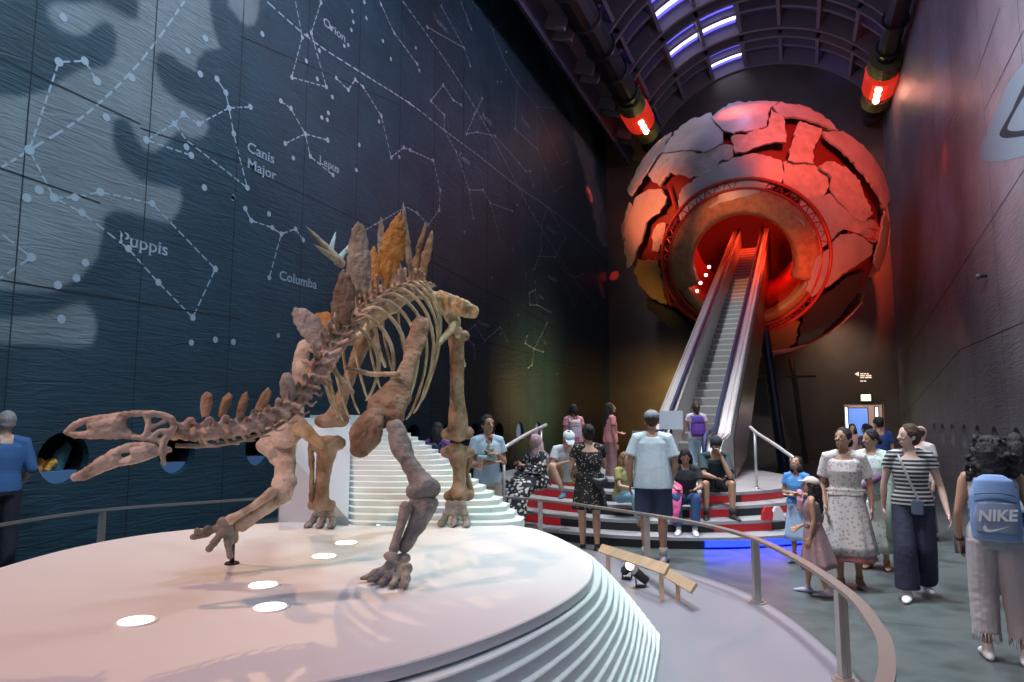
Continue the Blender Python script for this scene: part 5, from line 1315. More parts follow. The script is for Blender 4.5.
    # ---- clothing
    def top(s, m, sleeve=.5, low=-.10, name='shirt', off=.016, neck=.78, loose=0, wide=0):
        J, k = s.J, s.k; bm = bmesh.new(); R = s.torso_rings(off); pel, ch = J['pel'], J['chest']
        lo = pel + (ch - pel) * low; e0 = (R[1][1][0] + loose * k + .004, R[1][1][1] + loose * k + .004)
        P = [(lo, e0), (pel.lerp(ch, .2), (R[1][1][0] + loose * k * .8, R[1][1][1] + loose * k * .8)), (pel.lerp(ch, .5), (R[2][1][0] + loose * k, R[2][1][1] + loose * k)), R[3], R[4]]
        nk = J['neck']; P.append((ch.lerp(nk, neck), (R[5][1][0] + wide * k, R[5][1][1])))
        loft(bm, [p for p, r in P], [r for p, r in P], side=V((1, 0, 0)), n=22)
        for q in 'RL':
            sh, el, wr = J['s' + q], J['e' + q], J['w' + q]; a = .86 if s.fem else 1; t = s.th
            if sleeve is None: continue
            c0 = J['chest'].lerp(nk, .7) + (sh - J['chest']) * .3
            if sleeve <= 1:
                e = sh.lerp(el, sleeve); loft(bm, [c0, sh, sh.lerp(e, .5), e], [.07 * k, (.060 * a * t + off) * k, (.058 * a * t + off * .9) * k, (.058 * a * t + off * 1.1) * k], n=14)
            else:
                loft(bm, [c0, sh, sh.lerp(el, .5), el], [.068 * k, (.058 + off) * k, (.05 + off) * k, (.042 + off) * k], n=14); ell(bm, el, (.042 + off) * k); e = el.lerp(wr, sleeve - 1)
                loft(bm, [el, e], [(.042 + off) * k, (.033 + off) * k], n=14)
        o = s.put(name, bm, m, s.vox, 4, rough=.0015); return o
    def legs(s, m, frac=.95, w0=.10, w1=.07, name='trousers', off=.014):
        """frac: 0..1 from hip to ankle (knee at .5)"""
        J, k = s.J, s.k; bm = bmesh.new(); R = s.torso_rings(off); pel, ch = J['pel'], J['chest']
        P = [(R[0][0], R[0][1]), (pel, R[1][1]), (pel.lerp(ch, .28), R[2][1])]
        loft(bm, [p for p, r in P], [r for p, r in P], side=V((1, 0, 0)), n=20)
        for q in 'RL':
            hp_, kn, an = J['h' + q], J['k' + q], J['a' + q]; r0 = (w0 * s.th + .004) * k
            if frac <= .5: e = hp_.lerp(kn, frac * 2); loft(bm, [hp_ + V((0, 0, .02)), hp_.lerp(e, .5), e], [r0, r0, r0 * .98], n=16); ell(bm, hp_, r0)
            else:
                rk = (w0 * .42 + w1 * .58) * k
                ell(bm, hp_, r0 * .98); loft(bm, [hp_, hp_.lerp(kn, .5), kn], [r0, (r0 + rk) / 2, rk], n=16); ell(bm, kn, rk)
                e = kn.lerp(an, (frac - .5) * 2); loft(bm, [kn, kn.lerp(e, .5), e], [rk, (rk + w1 * k) / 2, w1 * k], n=16)
        return s.put(name, bm, m, s.vox, 3, rough=.003)
    def skirt(s, m, z1, w1, name='skirt', z0=None, w0=.15, fold=.05, sway=(0, 0)):
        """hanging cloth from the waist to height z1 (fraction metres of a 1.75 figure)"""
        J, k = s.J, s.k; a = J['pel'].lerp(J['chest'], .38) if z0 is None else V((J['pel'].x, J['pel'].y, z0 * k)); b = V((J['pel'].x + sway[0] * k, J['pel'].y + sway[1] * k, z1 * k))
        bm = bmesh.new(); pts = []; rr = []
        for i in range(9):
            f = i / 8; pts.append(a.lerp(b, f)); w = w0 + (w1 - w0) * f ** .85; w = max(w, .19 if .25 < f < .5 else 0); rr.append((w * k, w * .78 * k))
        loft(bm, pts, rr, side=V((1, 0, 0)), n=54, fold=fold, seed=k * 9)
        s.put(name, bm, m)
    def dress(s, m, hem, w1, sleeve=.4, name='dress', fold=.06, neck=.78, sway=(0, 0), w0=.155, wide=0):
        s.top(m, sleeve, .40, 'dress_bodice', neck=neck, wide=wide); s.skirt(m, hem, w1, 'dress_skirt', w0=w0, fold=fold, sway=sway)
    def shoes(s, m, boot=False, sock=None):
        J, k = s.J, s.k
        for q in 'RL':
            an = J['a' + q]; d = s.toe(q); bm = bmesh.new(); z = V((0, 0, 1)) * k
            loft(bm, [an - z * .055 - d * .065 * k, an - z * .045 - d * .03 * k, an - z * .048 + d * .06 * k, an - z * .058 + d * .13 * k, an - z * .063 + d * .19 * k], [(.032 * k, .03 * k), (.042 * k, .045 * k), (.046 * k, .038 * k), (.047 * k, .028 * k), (.03 * k, .018 * k)], side=d.cross(UP), n=14, round_ends=True)
            cap(bm, an - z * .03, an + z * .015, .04 * k, .042 * k)
            so = s.put('shoe', bm, m, .009, 1)
            if sock: 
                bm = bmesh.new(); loft(bm, [an - z * .0, an + z * .09], [.044 * k, .046 * k], n=12); s.put('sock', bm, sock, parent=None)
    def hair(s, style='short', c='k'):
        h = s.hs; bm = bmesh.new(); m = HR[c]
        ell(bm, s.hp(0, -.018, .042), (.086 * h, .098 * h, .098 * h), s.HM, 16, 10)
        if style in ('long', 'bun', 'pony', 'curly', 'bob'): ell(bm, s.hp(0, -.04, .0), (.087 * h, .082 * h, .10 * h), s.HM, 14, 10)
        for q in (-1, 1): ell(bm, s.hp(q * .07, .0, .03), (.02 * h, .045 * h, .05 * h), s.HM, 8, 6)
        if style == 'short': ell(bm, s.hp(0, -.05, .0), (.074 * h, .055 * h, .07 * h), s.HM)
        if style == 'long':
            b = s.J['neck'] + V((0, -.09, -.20)) * s.k; s.limb(bm, [s.hp(0, -.06, 0), s.hp(0, -.085, -.1), b], [.085 * h, .088 * h, .06 * h])
            for q in (-1, 1): s.limb(bm, [s.hp(q * .06, -.03, 0), s.hp(q * .075, -.04, -.12), b + V((q * .06, .0, .03)) * s.k], [.045 * h, .045 * h, .03 * h])
        if style == 'bun': ell(bm, s.hp(0, -.125, .045), .052 * h)
        if style == 'lowbun': ell(bm, s.hp(0, -.12, -.03), .05 * h)
        if style == 'pony': s.limb(bm, [s.hp(0, -.10, .04), s.hp(0, -.16, 0), s.hp(0, -.15, -.16)], [.03 * h, .042 * h, .022 * h])
        if style == 'bob':
            for q in (-1, 1): ell(bm, s.hp(q * .055, -.035, -.06), (.045 * h, .06 * h, .07 * h), s.HM)
        rg = .004
        if style == 'curly':
            rn = random.Random(5)
            for i in range(230):
                a = rn.uniform(0, 2 * PI); z = rn.uniform(-.33, .12); rad = (.125 if z > -.02 else .165 - .1 * max(0, -.20 - z)) * (1 if z < .05 else .8)
                y = -.035 + math.sin(a) * rad * .75; x = math.cos(a) * rad
                if y > .03 and z < .06: continue
                c_ = s.hp(x, y, z); r_ = rn.uniform(.016, .028) * h
                ell(bm, c_, r_, n=8, m=6)
            s.limb(bm, [s.hp(0, -.05, .0), s.hp(0, -.06, -.2)], [.125 * h, .13 * h])
        # face stays clear
        return s.put('hair', bm, m, .009 if style != 'curly' else .008, 1, rough=.006)
    def cap_(s, m, back=False, name='cap'):
        h = s.hs; bm = bmesh.new(); sg = -1 if back else 1
        ell(bm, s.hp(0, -.01, .062), (.092 * h, .108 * h, .078 * h), s.HM, 18, 10)
        loft(bm, [s.hp(0, sg * .07, .055), s.hp(0, sg * .12, .055), s.hp(0, sg * .175, .042)], [(.075 * h, .008 * h), (.070 * h, .007 * h), (.045 * h, .006 * h)], side=s.HM @ V((1, 0, 0)), n=14)
        return s.put(name, bm, m, .008, 1)
def pose(**k): return k
def held(name, label, cat, bm, m, loc, grp=None):
    return tag(obj(name, bm, m, loc=loc), label, cat, grp)
M_phone = mat('phone_black', (.02, .02, .03), .2); M_scr = mat('phone_screen', (.5, .6, .8), .2, emit=(.55, .7, 1), estr=1.6)
def phone(P, q, label, tilt=0, lit=True):
    an = P.J['w' + q] + (P.J['w' + q] - P.J['e' + q]).normalized() * .085 * P.k
    c = P.W(an + V((0, .03, .03)) * P.k); t = thing('mobile_phone', label, 'phone', c)
    M = Matrix.Translation(c) @ Matrix.Rotation(P.rz, 4, 'Z') @ Matrix.Rotation(math.radians(-35 + tilt), 4, 'X')
    bm = bmesh.new(); box(bm, -.037, .037, -.005, .005, -.075, .075, M); obj('phone_case', bm, M_phone, t)
    bm = bmesh.new(); box(bm, -.033, .033, -.0065, -.005, -.068, .068, M); obj('screen', bm, M_scr if lit else M_phone, t)
def backpack(P, label, m, m2=None, sc=1.0, big=False):
    J, k = P.J, P.k; nk, ch, pel = J['neck'], J['chest'], J['pel']
    c = ch - V((0, .21, .07)) * k; t = thing('backpack', label, 'backpack', P.W(c - V((0, 0, .2)) * k)); m2 = m2 or m
    def put(n, bm, mm, par=t, vx=None): 
        if vx: bm = bake(bm, vx, 2)
        bm.transform(P.R); return obj(n, bm, mm, par, True)
    w = .145 * sc * k; H_ = .21 * sc * k
    bm = bmesh.new(); loft(bm, [c - V((0, 0, H_)), c - V((0, 0, H_ * .5)), c + V((0, 0, H_ * .4)), c + V((0, 0, H_ * .9)), c + V((0, 0, H_ * 1.08))], [(w * .98, .075 * k), (w * 1.04, .09 * k), (w * .98, .082 * k), (w * .78, .06 * k), (w * .4, .03 * k)], side=V((1, 0, 0)), n=20, round_ends=False); put('pack_body', bm, m, vx=.010)
    pc_ = c - V((0, .075, .06)) * k
    bm = bmesh.new(); loft(bm, [pc_ - V((0, 0, .12)) * k, pc_ + V((0, 0, .0)) * k, pc_ + V((0, 0, .11)) * k], [(w * .84, .03 * k), (w * .88, .035 * k), (w * .76, .02 * k)], side=V((1, 0, 0)), n=16); pk = put('front_pocket', bm, m2, vx=.009)
    for z_ in (.125, .075):
        bm = bmesh.new(); tube(bm, [c + V((x * w, -.088 - .012 * (1 - abs(x)), z_ - .03 * x * x)) * 1 if 0 else V((c.x + x * w * .8, c.y - (.094 - .018 * x * x) * k, c.z + (z_ - .02 * x * x) * k)) for x in (-1, -.5, 0, .5, 1)], .004, 6); put('zip', bm, M_dark)
    bm = bmesh.new(); tube(bm, [c + V((-.03, .03, .22)) * k, c + V((-.02, .03, .25)) * k, c + V((.02, .03, .25)) * k, c + V((.03, .03, .22)) * k], .007, 6); put('grab_handle', bm, M_dark)
    for q in (-1, 1):
        bm = bmesh.new(); x = q * .10 * k
        loft(bm, [V((x, c.y + .03, c.z + H_ * .8)), V((x * 1.08, nk.y - .08 * k, nk.z - .03 * k)), V((x * 1.1, nk.y + .02 * k, nk.z - .015 * k)), V((x * 1.15, nk.y + .125 * k, nk.z - .12 * k)), V((x * 1.5, ch.y + .10 * k, ch.z - .06 * k)), V((x * 1.6, ch.y - .05, ch.z - .16 * k))], [(.024 * k, .007 * k)] * 6, side=V((1, 0, 0)), n=8); put('strap', bm, m2)
    return t, c, pc_, pk

def at(px, d, z=0): q = C(px, 480, d); q.z = z; return q
W_, B_, GY = (.70, .72, .72), (.02, .02, .025), (.30, .31, .32)
white_shoe = mat('shoe_white', (.72, .73, .74), .5); black_shoe = mat('shoe_black', (.02, .02, .022), .5); blue_shoe = mat('shoe_blue', (.10, .18, .26), .5); tan_shoe = mat('sandal_tan', (.28, .15, .08), .6); grey_shoe = mat('shoe_grey', (.35, .38, .42), .5)

# 1 man at the left edge
p = Person(at(2, 8.0), 1.90, -50, 'man in a rolled sleeve blue shirt at the left edge by the wall', 'l', pose=pose(wR=(.22, .16, .98), eR=(.25, -.04, 1.14)))
p.top(cloth((.05, .14, .33)), 1.1, -.1); p.legs(cloth((.02, .025, .04))); p.shoes(black_shoe); p.hair('short', 'g')
# 2 father with baby
p = Person(at(487, 9.5), 1.86, 150, 'man in a light blue tee and beige shorts holding a baby', 'm', pose=pose(eR=(.24, .0, 1.12), wR=(.04, .22, 1.16), eL=(-.24, .02, 1.14), wL=(-.02, .24, 1.26), handR=(-1, .2, .1), handL=(1, .1, .2)))
p.top(cloth((.38, .52, .62)), .55, -.15, loose=.01); p.legs(cloth((.42, .37, .30)), .46, .105, .1, 'shorts'); p.shoes(black_shoe); p.hair('short', 'k')
bpos = p.W(V((.04, .20, 1.17)) * p.k)
b = Person(bpos, .62, 150 + 100, 'baby in a pale green suit held against the chest of the man in light blue', 'l', base=SIT, vox=.009, child=True, name='person', pose=pose(wR=(.10, .22, .40), wL=(-.1, .22, .40)))
b.top(cloth((.36, .48, .42)), .6, -.2, 'babysuit'); b.legs(cloth((.36, .48, .42)), .6, .1, .07); b.hair('short', 'n')
# 3 purple woman behind the bones
p = Person(at(437, 11.3), 1.74, 20, 'woman in a purple patterned top seen behind the dinosaur hind leg', 'm', fem=True)
p.top(cloth((.15, .08, .28), ('dot', (.5, .25, .45)), 22), .6); p.legs(cloth((.03, .04, .08))); p.shoes(black_shoe); p.hair('long', 'k'); backpack(p, 'dark blue backpack on the woman in purple behind the dinosaur', cloth((.02, .03, .08)))
# 4 woman with headscarf seated
p = Person(at(540, 11.0, .66), 1.72, 235, 'seated woman in a pinkish headscarf and black floral dress looking at a phone', 'm', base=SIT, fem=True, head_nod=-30, pose=pose(wR=(.05, .40, .46), wL=(-.06, .38, .44), eR=(.24, .20, .36), eL=(-.24, .18, .36), kR=(.15, .42, .10), kL=(-.15, .42, .10), aR=(.12, .52, -.30), aL=(-.12, .52, -.30)))
flo = cloth((.02, .02, .03), ('dot', (.60, .62, .58), .40), 17)
p.top(flo, 1.9, -.1, 'dress_bodice', loose=.02)
bm = bmesh.new(); k = p.k
loft(bm, [V((0, -.06, .30)) * k, V((0, .02, .20)) * k, V((0, .22, .16)) * k, V((0, .44, .08)) * k, V((0, .56, -.10)) * k, V((0, .62, -.32)) * k], [(.15, .13), (.22, .17), (.27, .16), (.30, .17), (.33, .17), (.38, .20)], side=V((1, 0, 0)), n=40, fold=.06); p.put('dress_skirt', bm, flo, .014, 1)
bm = bmesh.new(); h = p.hs; ell(bm, p.hp(0, -.03, .02), (.105 * h, .115 * h, .125 * h), p.HM, 16, 10); p.limb(bm, [p.hp(0, -.05, -.06), p.J['neck'] + V((0, -.02, 0)), p.J['chest'].lerp(p.J['neck'], .4) - V((0, .06, 0))], [.095, .12, .16]); p.put('headscarf', bm, cloth((.42, .28, .30)), .011, 1, rough=.006)
p.shoes(black_shoe); phone(p, 'R', 'lit phone in the hands of the woman in the headscarf')
# 5 girl in pink seen from behind
p = Person(at(574, 12.6, .64), 1.42, -10, 'dark haired girl in a pink floral top standing with her back turned', 'm', fem=True, child=True)
p.top(cloth((.62, .25, .32), ('dot', (.75, .55, .55), .3), 24), .5, -.1, loose=.02); p.legs(cloth((.5, .25, .3))); p.shoes(white_shoe); p.hair('bob', 'k'); backpack(p, 'white and pink small backpack on the girl in pink floral top', cloth((.6, .48, .55)), sc=.9)
# 6 seated man with white cap
p = Person(at(565, 10.75, .80), 1.76, 172, 'seated man in a white cap, white tee and tan shorts looking at his phone', 'l', base=SIT, head_nod=-38, pose=pose(chest=(0, .10, .40), neck=(0, .20, .56), head=(0, .27, .69), sR=(.17, .15, .53), sL=(-.17, .15, .53), eR=(.25, .22, .28), eL=(-.25, .22, .28), wR=(.06, .40, .36), wL=(-.06, .40, .36), kR=(.27, .30, .30), kL=(-.27, .30, .30), aR=(.10, .36, -.08), aL=(-.10, .36, -.08), toeR=30, toeL=-30))
p.top(cloth((.60, .66, .68)), .55, -.1, loose=.015); p.legs(cloth((.45, .30, .12)), .42, .105, .1, 'shorts'); p.shoes(blue_shoe); p.hair('short', 'n'); p.cap_(cloth((.62, .72, .76))); phone(p, 'R', 'phone held by the seated man in the white cap')
# 7 girl in pink, side view
p = Person(at(611, 12.3, .64), 1.44, 75, 'girl with long dark hair in a salmon top looking up to the right', 'm', fem=True, head_nod=15, pose=pose(eL=(-.22, .06, 1.14), wL=(-.15, .28, 1.10)))
p.top(cloth((.62, .24, .24)), .5, -.1, loose=.02); p.legs(cloth((.35, .2, .2))); p.shoes(white_shoe); p.hair('long', 'k')
# 8 woman in black floral dress, back view
p = Person(at(589, 9.55), 1.73, -5, 'woman in a black patterned knee dress, back turned, raising a phone', 'l', fem=True, thick=1.12, vox=.009, head_nod=-5, pose=pose(eR=(.24, .10, 1.16), wR=(.14, .30, 1.34), eL=(-.25, .04, 1.14), wL=(-.08, .26, 1.20)))
p.dress(cloth((.018, .018, .02), ('dot', (.50, .42, .26), .26), 30), .60, .25, .42, fold=.03, w0=.17, neck=.62, wide=.02); p.shoes(black_shoe); p.hair('bun', 'k'); phone(p, 'R', 'phone raised by the woman in the black patterned dress', 30)
c = p.W(V((.20, -.10, .93)) * p.k); t = thing('shoulder_bag', 'dark crescent shoulder bag on the hip of the woman in black patterned dress', 'bag', c)
bm = bmesh.new(); loft(bm, [p.W(V((.03, -.19, 1.0)) * p.k), p.W(V((.10, -.205, .95)) * p.k), p.W(V((.19, -.17, 1.0)) * p.k)], [(.04, .04), (.075, .05), (.04, .04)], side=UP, n=12, round_ends=True); obj('bag_body', bm, mat('bag_leather', (.02, .03, .04), .4), t, True)
bm = bmesh.new(); loft(bm, [p.W(V(q) * p.k) for q in ((.06, -.17, 1.0), (-.04, -.17, 1.18), (-.13, -.11, 1.42), (-.12, .0, 1.48), (-.04, .14, 1.28), (.14, .16, 1.05), (.24, .0, .98))], [(.012, .004)] * 7, n=6); obj('strap', bm, M_dark, t)
# 9 seated girl with brown hair
p = Person(at(621, 10.7, .52), 1.50, 140, 'seated girl with long light brown hair and pale blue jeans beside the patterned dress', 'l', base=SIT, fem=True, pose=pose(aR=(.10, .50, -.27), aL=(-.10, .50, -.27)))
p.top(cloth((.33, .32, .12)), .6); p.legs(cloth((.22, .40, .52)), .9, .1, .075); p.shoes(tan_shoe); p.hair('long', 'l')
# 10 tall man in grey cap
p = Person(at(653, 8.95), 1.92, 12, 'tall man in a grey cap, pale blue tee and navy shorts, back turned', 'm', vox=.009, thick=1.06, pose=pose(wR=(.20, .10, .90), eR=(.26, -.02, 1.13), eL=(-.27, -.03, 1.14), wL=(-.27, .06, .89)))
p.top(cloth((.47, .58, .62)), .72, -.28, loose=.035, off=.02, neck=.9); p.legs(cloth((.03, .045, .09)), .46, .115, .11, 'shorts'); p.shoes(grey_shoe, sock=cloth((.5, .5, .5))); p.hair('short', 'n'); p.cap_(cloth((.22, .26, .28)))
# 11 seated person, pink cardigan
p = Person(at(686, 10.5, .50), 1.66, 195, 'seated person in jeans with pink jacket over the lap, beside the tall man', 'm', base=SIT, fem=True, head_nod=-35, pose=pose(aR=(.12, .50, -.28), aL=(-.12, .50, -.28)))
p.top(cloth((.02, .025, .03)), .6); p.legs(cloth((.03, .08, .20)), .95, .1, .07); p.shoes(white_shoe); p.hair('long', 'k')
bm = bmesh.new(); k = p.k; loft(bm, [V((.12, .10, .34)) * k, V((.15, .25, .27)) * k, V((.16, .42, .24)) * k, V((.17, .52, .06)) * k, V((.17, .55, -.12)) * k], [(.05, .05), (.10, .05), (.11, .04), (.09, .035), (.06, .03)], side=V((1, 0, 0)), n=16, round_ends=True); bm = bake(bm, .011, 1); jitter(bm, .01, 12, 3); bm.transform(p.R)
held('jacket', 'bright pink jacket draped over the knee of the seated person in jeans', 'jacket', bm, cloth((.70, .12, .30)), p.W(V((.15, .4, .2))))
# 12 girl with purple backpack on the escalator
ep = C(698, 430, 13.1); ep = at(698, 13.1, .665)
p = Person(ep, 1.45, 5, 'girl with purple backpack and pale blue trousers stepping onto the escalator', 'm', fem=True, child=True, pose=pose(eL=(-.24, .02, 1.15), wL=(-.26, .20, 1.02)))
p.top(cloth((.60, .55, .58)), .4); p.legs(cloth((.33, .45, .58)), .95, .1, .08); p.shoes(white_shoe); p.hair('pony', 'n'); backpack(p, 'purple backpack with teal sides on the girl at the escalator', cloth((.10, .06, .34)), cloth((.16, .05, .36)), 1.1)
# 13 seated young man
p = Person(at(712, 10.95, .655), 1.80, 183, 'seated young man in dark tee and backwards cap resting chin on hand', 'm', base=SIT, head_nod=-25, head_turn=-10, vox=.009, pose=pose(chest=(0, .12, .42), neck=(0, .22, .58), head=(-.01, .27, .73), sR=(.18, .16, .545), sL=(-.18, .16, .545), eR=(.20, .38, .30), eL=(-.17, .42, .27), wR=(.06, .44, .26), wL=(-.06, .38, .56), handL=(.4, -.3, .9), kR=(.20, .46, .17), kL=(-.18, .46, .17), aR=(.21, .50, -.255), aL=(-.17, .50, -.255), toeR=14, toeL=-14))
p.top(cloth((.025, .05, .06)), .8, -.1, loose=.02); p.legs(cloth((.012, .014, .02)), .40, .11, .11, 'shorts'); p.shoes(black_shoe, sock=cloth((.05, .05, .055))); p.hair('short', 'k'); p.cap_(cloth((.02, .025, .03)), back=True)
# 14 child in light blue dress
p = Person(at(797, 8.9), 1.33, 225, 'child in a shiny blue top and pale blue dress looking up, arms folded', 'm', fem=True, child=True, head_nod=25, pose=pose(eR=(.23, .03, 1.14), wR=(.0, .18, 1.17), eL=(-.23, .03, 1.14), wL=(.0, .2, 1.12), handR=(-1, .1, 0), handL=(1, .1, 0)))
p.top(cloth((.08, .28, .62)), .5, .1); p.skirt(cloth((.36, .52, .72)), .38, .25, 'dress_skirt'); p.shoes(blue_shoe); p.hair('bob', 'k')
bm = bmesh.new(); k = p.k; loft(bm, [V((-.10, .16, 1.18)) * k, V((-.12, .2, 1.05)) * k, V((-.1, .18, .92)) * k], [(.04, .025)] * 3, side=V((1, 0, 0)), n=12, round_ends=True); bm.transform(p.R); held('soft_toy', 'pale pink soft toy hanging from the folded arms of the child in blue', 'toy', bm, cloth((.65, .32, .40)), p.W(V((-.1, .18, .9))))
# 15 child with cap
p = Person(at(811, 7.35), 1.20, -62, 'small child in a pale cap and mauve dress with long dark hair', 'm', fem=True, child=True, head_nod=10, vox=.009, pose=pose(wR=(.16, .20, .98), eR=(.22, -.02, 1.10), kR=(.1, .10, .5), aR=(.10, .12, .085), aL=(-.1, -.16, .10), kL=(-.1, -.02, .5)))
p.dress(cloth((.26, .17, .18), ('dot', (.33, .22, .22), .3), 20), .42, .33, None, fold=.10, sway=(0, -.06), w0=.15); p.shoes(mat('shoe_pale', (.5, .52, .62), .5)); p.hair('long', 'k'); p.cap_(cloth((.62, .56, .50)))
# 16 woman in white dress
p = Person(at(845, 7.65), 1.72, 208, 'woman in a long white floral dress walking and looking left', 'm', fem=True, head_turn=28, head_nod=8, vox=.009, thick=1.08, pose=pose(kR=(.10, .06, .5), aR=(.09, .05, .085), aL=(-.09, -.10, .10), kL=(-.09, .03, .5), eR=(.24, -.02, 1.13), wR=(.21, .10, .90), wL=(-.25, .03, .88), eL=(-.245, -.03, 1.13)))
p.dress(cloth((.60, .58, .55), ('dot', (.42, .34, .30), .34), 26), .38, .30, .75, fold=.05, w0=.16, neck=.66, wide=.03)
p.skirt(cloth((.50, .22, .20)), .31, .285, 'dress_lining', z0=.55, w0=.22, fold=.05); p.shoes(tan_shoe); p.hair('lowbun', 'k')
# 17 woman behind with bottle
p = Person(at(873, 8.6), 1.68, 215, 'woman in a pale patterned tunic and long skirt half hidden behind the white dress', 'm', fem=True, head_turn=45, head_nod=-5, pose=pose(wR=(.17, .16, .90)))
p.top(cloth((.52, .60, .58), ('dot', (.36, .36, .34), .25), 24), .5, .0, loose=.02); p.skirt(cloth((.45, .47, .40), ('dot', (.25, .3, .22), .28), 18), .22, .27, 'long_skirt', fold=.07); p.shoes(tan_shoe); p.hair('lowbun', 'k')
bm = bmesh.new(); J = p.J; loft(bm, [V((.05, .15, 1.10)) * p.k, V((.0, .16, 1.04)) * p.k], [(.17, .10), (.175, .11)], side=V((1, 0, 0)), n=20); p.put('waist_band', bm, cloth((.16, .07, .16)))
bm = bmesh.new(); loft(bm, [V((-.16, .02, 1.46)) * p.k, V((-.19, .08, 1.2)) * p.k, V((-.2, .1, .85)) * p.k, V((-.19, .08, .42)) * p.k], [(.05, .09), (.06, .12), (.07, .13), (.07, .15)], side=V((1, 0, 0)), n=24, fold=.08); p.put('shawl', bm, cloth((.40, .50, .40), ('dot', (.25, .32, .28), .25), 16))
w = p.W((J['wR'] + V((.0, .02, -.30))) ); bm = bmesh.new(); loft(bm, [w - V((0, 0, .02)), w + V((0, 0, .17)), w + V((0, 0, .2)), w + V((0, 0, .24))], [.037, .037, .02, .02], n=16)
w2 = at(868.5, 8.25, .62); bm.free(); bm = bmesh.new(); loft(bm, [w2, w2 + V((0, 0, .22)), w2 + V((0, 0, .25)), w2 + V((0, 0, .30))], [.04, .04, .022, .02], n=16); held('water_bottle', 'white water bottle held low between the white dress and the pale skirt', 'bottle', bm, mat('bottle_white', (.62, .68, .74), .3), w2)
# 18 woman in striped tee
p = Person(at(911, 7.25), 1.76, 206, 'woman in a black and white striped tee and dark wide trousers, head turned left', 'p', fem=True, head_turn=62, vox=.009, pose=pose(aR=(.10, .16, .085), kR=(.10, .14, .5), aL=(-.09, -.20, .12), kL=(-.09, .02, .50), wL=(-.30, .10, .86), eL=(-.26, -.02, 1.12), eR=(.25, -.05, 1.12), wR=(.26, -.10, .88)))
p.legs(cloth((.018, .025, .05)), .97, .10, .115, 'trousers'); p.top(cloth((.03, .032, .04), ('stripe', (.50, .50, .47)), 24), .38, -.05, neck=.68, wide=.02); p.shoes(white_shoe); p.hair('bun', 'n')
k = p.k; c = p.W(V((-.02, .17, .88)) * k); t = thing('crossbody_bag', 'small blue grey crossbody bag on the woman in the striped tee', 'bag', c)
bm = bmesh.new(); M = p.R @ Matrix.Translation(V((-.03, .165, .92)) * k); box(bm, -.055, .055, -.02, .02, -.075, .07, M); bmesh.ops.bevel(bm, geom=bm.edges[:], offset=.012, segments=2, affect='EDGES'); obj('bag_body', bm, mat('bag_blue', (.10, .14, .20), .5), t)
bm = bmesh.new(); loft(bm, [p.W(V(q) * k) for q in ((-.04, .165, 1.0), (.03, .155, 1.2), (.09, .12, 1.38), (.12, .02, 1.49), (.08, -.11, 1.40), (-.1, -.15, 1.15), (-.2, .0, 1.0), (-.09, .16, .98))], [(.012, .004)] * 8, n=6); obj('strap', bm, mat('strap_grey', (.3, .3, .3), .6), t)
# 19 woman with the light blue backpack, nearest the camera
p = Person(at(992, 5.42), 1.69, 33, 'woman with curly black hair, white sleeveless top and pale wide trousers seen from behind', 'm', fem=True, vox=.008, thick=1.05, pose=pose(eL=(-.245, -.03, 1.14), wL=(-.25, .06, .90), eR=(.25, -.03, 1.14), wR=(.25, .06, .90), hR=(.095, 0, .92), kR=(.11, .01, .5), aR=(.135, -.02, .085), kL=(-.11, .02, .5), aL=(-.11, -.0, .085)))
p.legs(cloth((.42, .40, .42)), .86, .112, .098, 'trousers'); p.top(cloth((.56, .56, .60)), None, -.02, 'sleeveless_top', neck=.8, wide=.03); p.shoes(white_shoe); p.hair('curly', 'k')
bm = bmesh.new()
for q in 'RL':
    e = p.J['k' + q].lerp(p.J['a' + q], .72)
    for j in range(26):
        a = 2 * PI * j / 26; o_ = V((math.cos(a), math.sin(a), 0)) * .094 * p.k; tube(bm, [e + o_ + V((0, 0, .015)), e + o_ * 1.03 - V((0, 0, .045 + .012 * (j % 3)))], .0035, 4)
p.put('fringed_hem', bm, cloth((.42, .40, .42)))
for q in 'LR':
    bm = bmesh.new(); w = p.J['w' + q]; d_ = (w - p.J['e' + q]).normalized(); loft(bm, [w - d_ * .02, w - d_ * .005], [.033 * p.k, .032 * p.k], n=14); p.put('wristband' if q == 'L' else 'bracelet', bm, M_dark if q == 'L' else cloth((.6, .12, .15)))
phone(p, 'L', 'black phone in the left hand of the woman with curly hair', 0, False)
M_bpb = cloth((.20, .32, .56)); M_bp2 = cloth((.24, .30, .44))
t, c, pc_, pk = backpack(p, 'light blue backpack with large white letters on the woman with curly hair', M_bpb, M_bp2, 1.14)
k = p.k
# letters and mark on the front pocket
ML = p.R @ Matrix.Translation(V((c.x - .118 * k, pc_.y - .040 * k, pc_.z - .03 * k))) @ Matrix(((1, 0, 0, 0), (0, 0, -1, 0), (0, 1, 0, 0), (0, 0, 0, 1)))
lt = text_bm('NIKE', .118 * k, ML @ Matrix(((.95, .18, 0, 0), (0, 1, 0, 0), (0, 0, 1, 0), (0, 0, 0, 1))) @ Matrix.Rotation(math.radians(4), 4, 'Z'), 0, .035)
for v in lt.verts:
    pass
M_w = mat('print_white', (.78, .80, .84), .6)
obj('lettering', lt, M_w, pk)
sw = smoothpts([(-.075, .02), (-.09, -.005), (-.08, -.03), (-.05, -.035), (0, -.02), (.09, .022)], 4) + smoothpts([(.09, .022), (0, -.008), (-.04, -.016), (-.06, -.012), (-.066, .0), (-.075, .02)], 4)[1:-1]
bm = bmesh.new(); MS = p.R @ Matrix.Translation(V((c.x, pc_.y - .0405 * k, pc_.z - .075 * k)))
vs = [bm.verts.new(MS @ V((x * k, 0, z * k))) for x, z in sw]
for t3 in tessellate_polygon([[v.co for v in vs]]): bm.faces.new([vs[i] for i in t3])
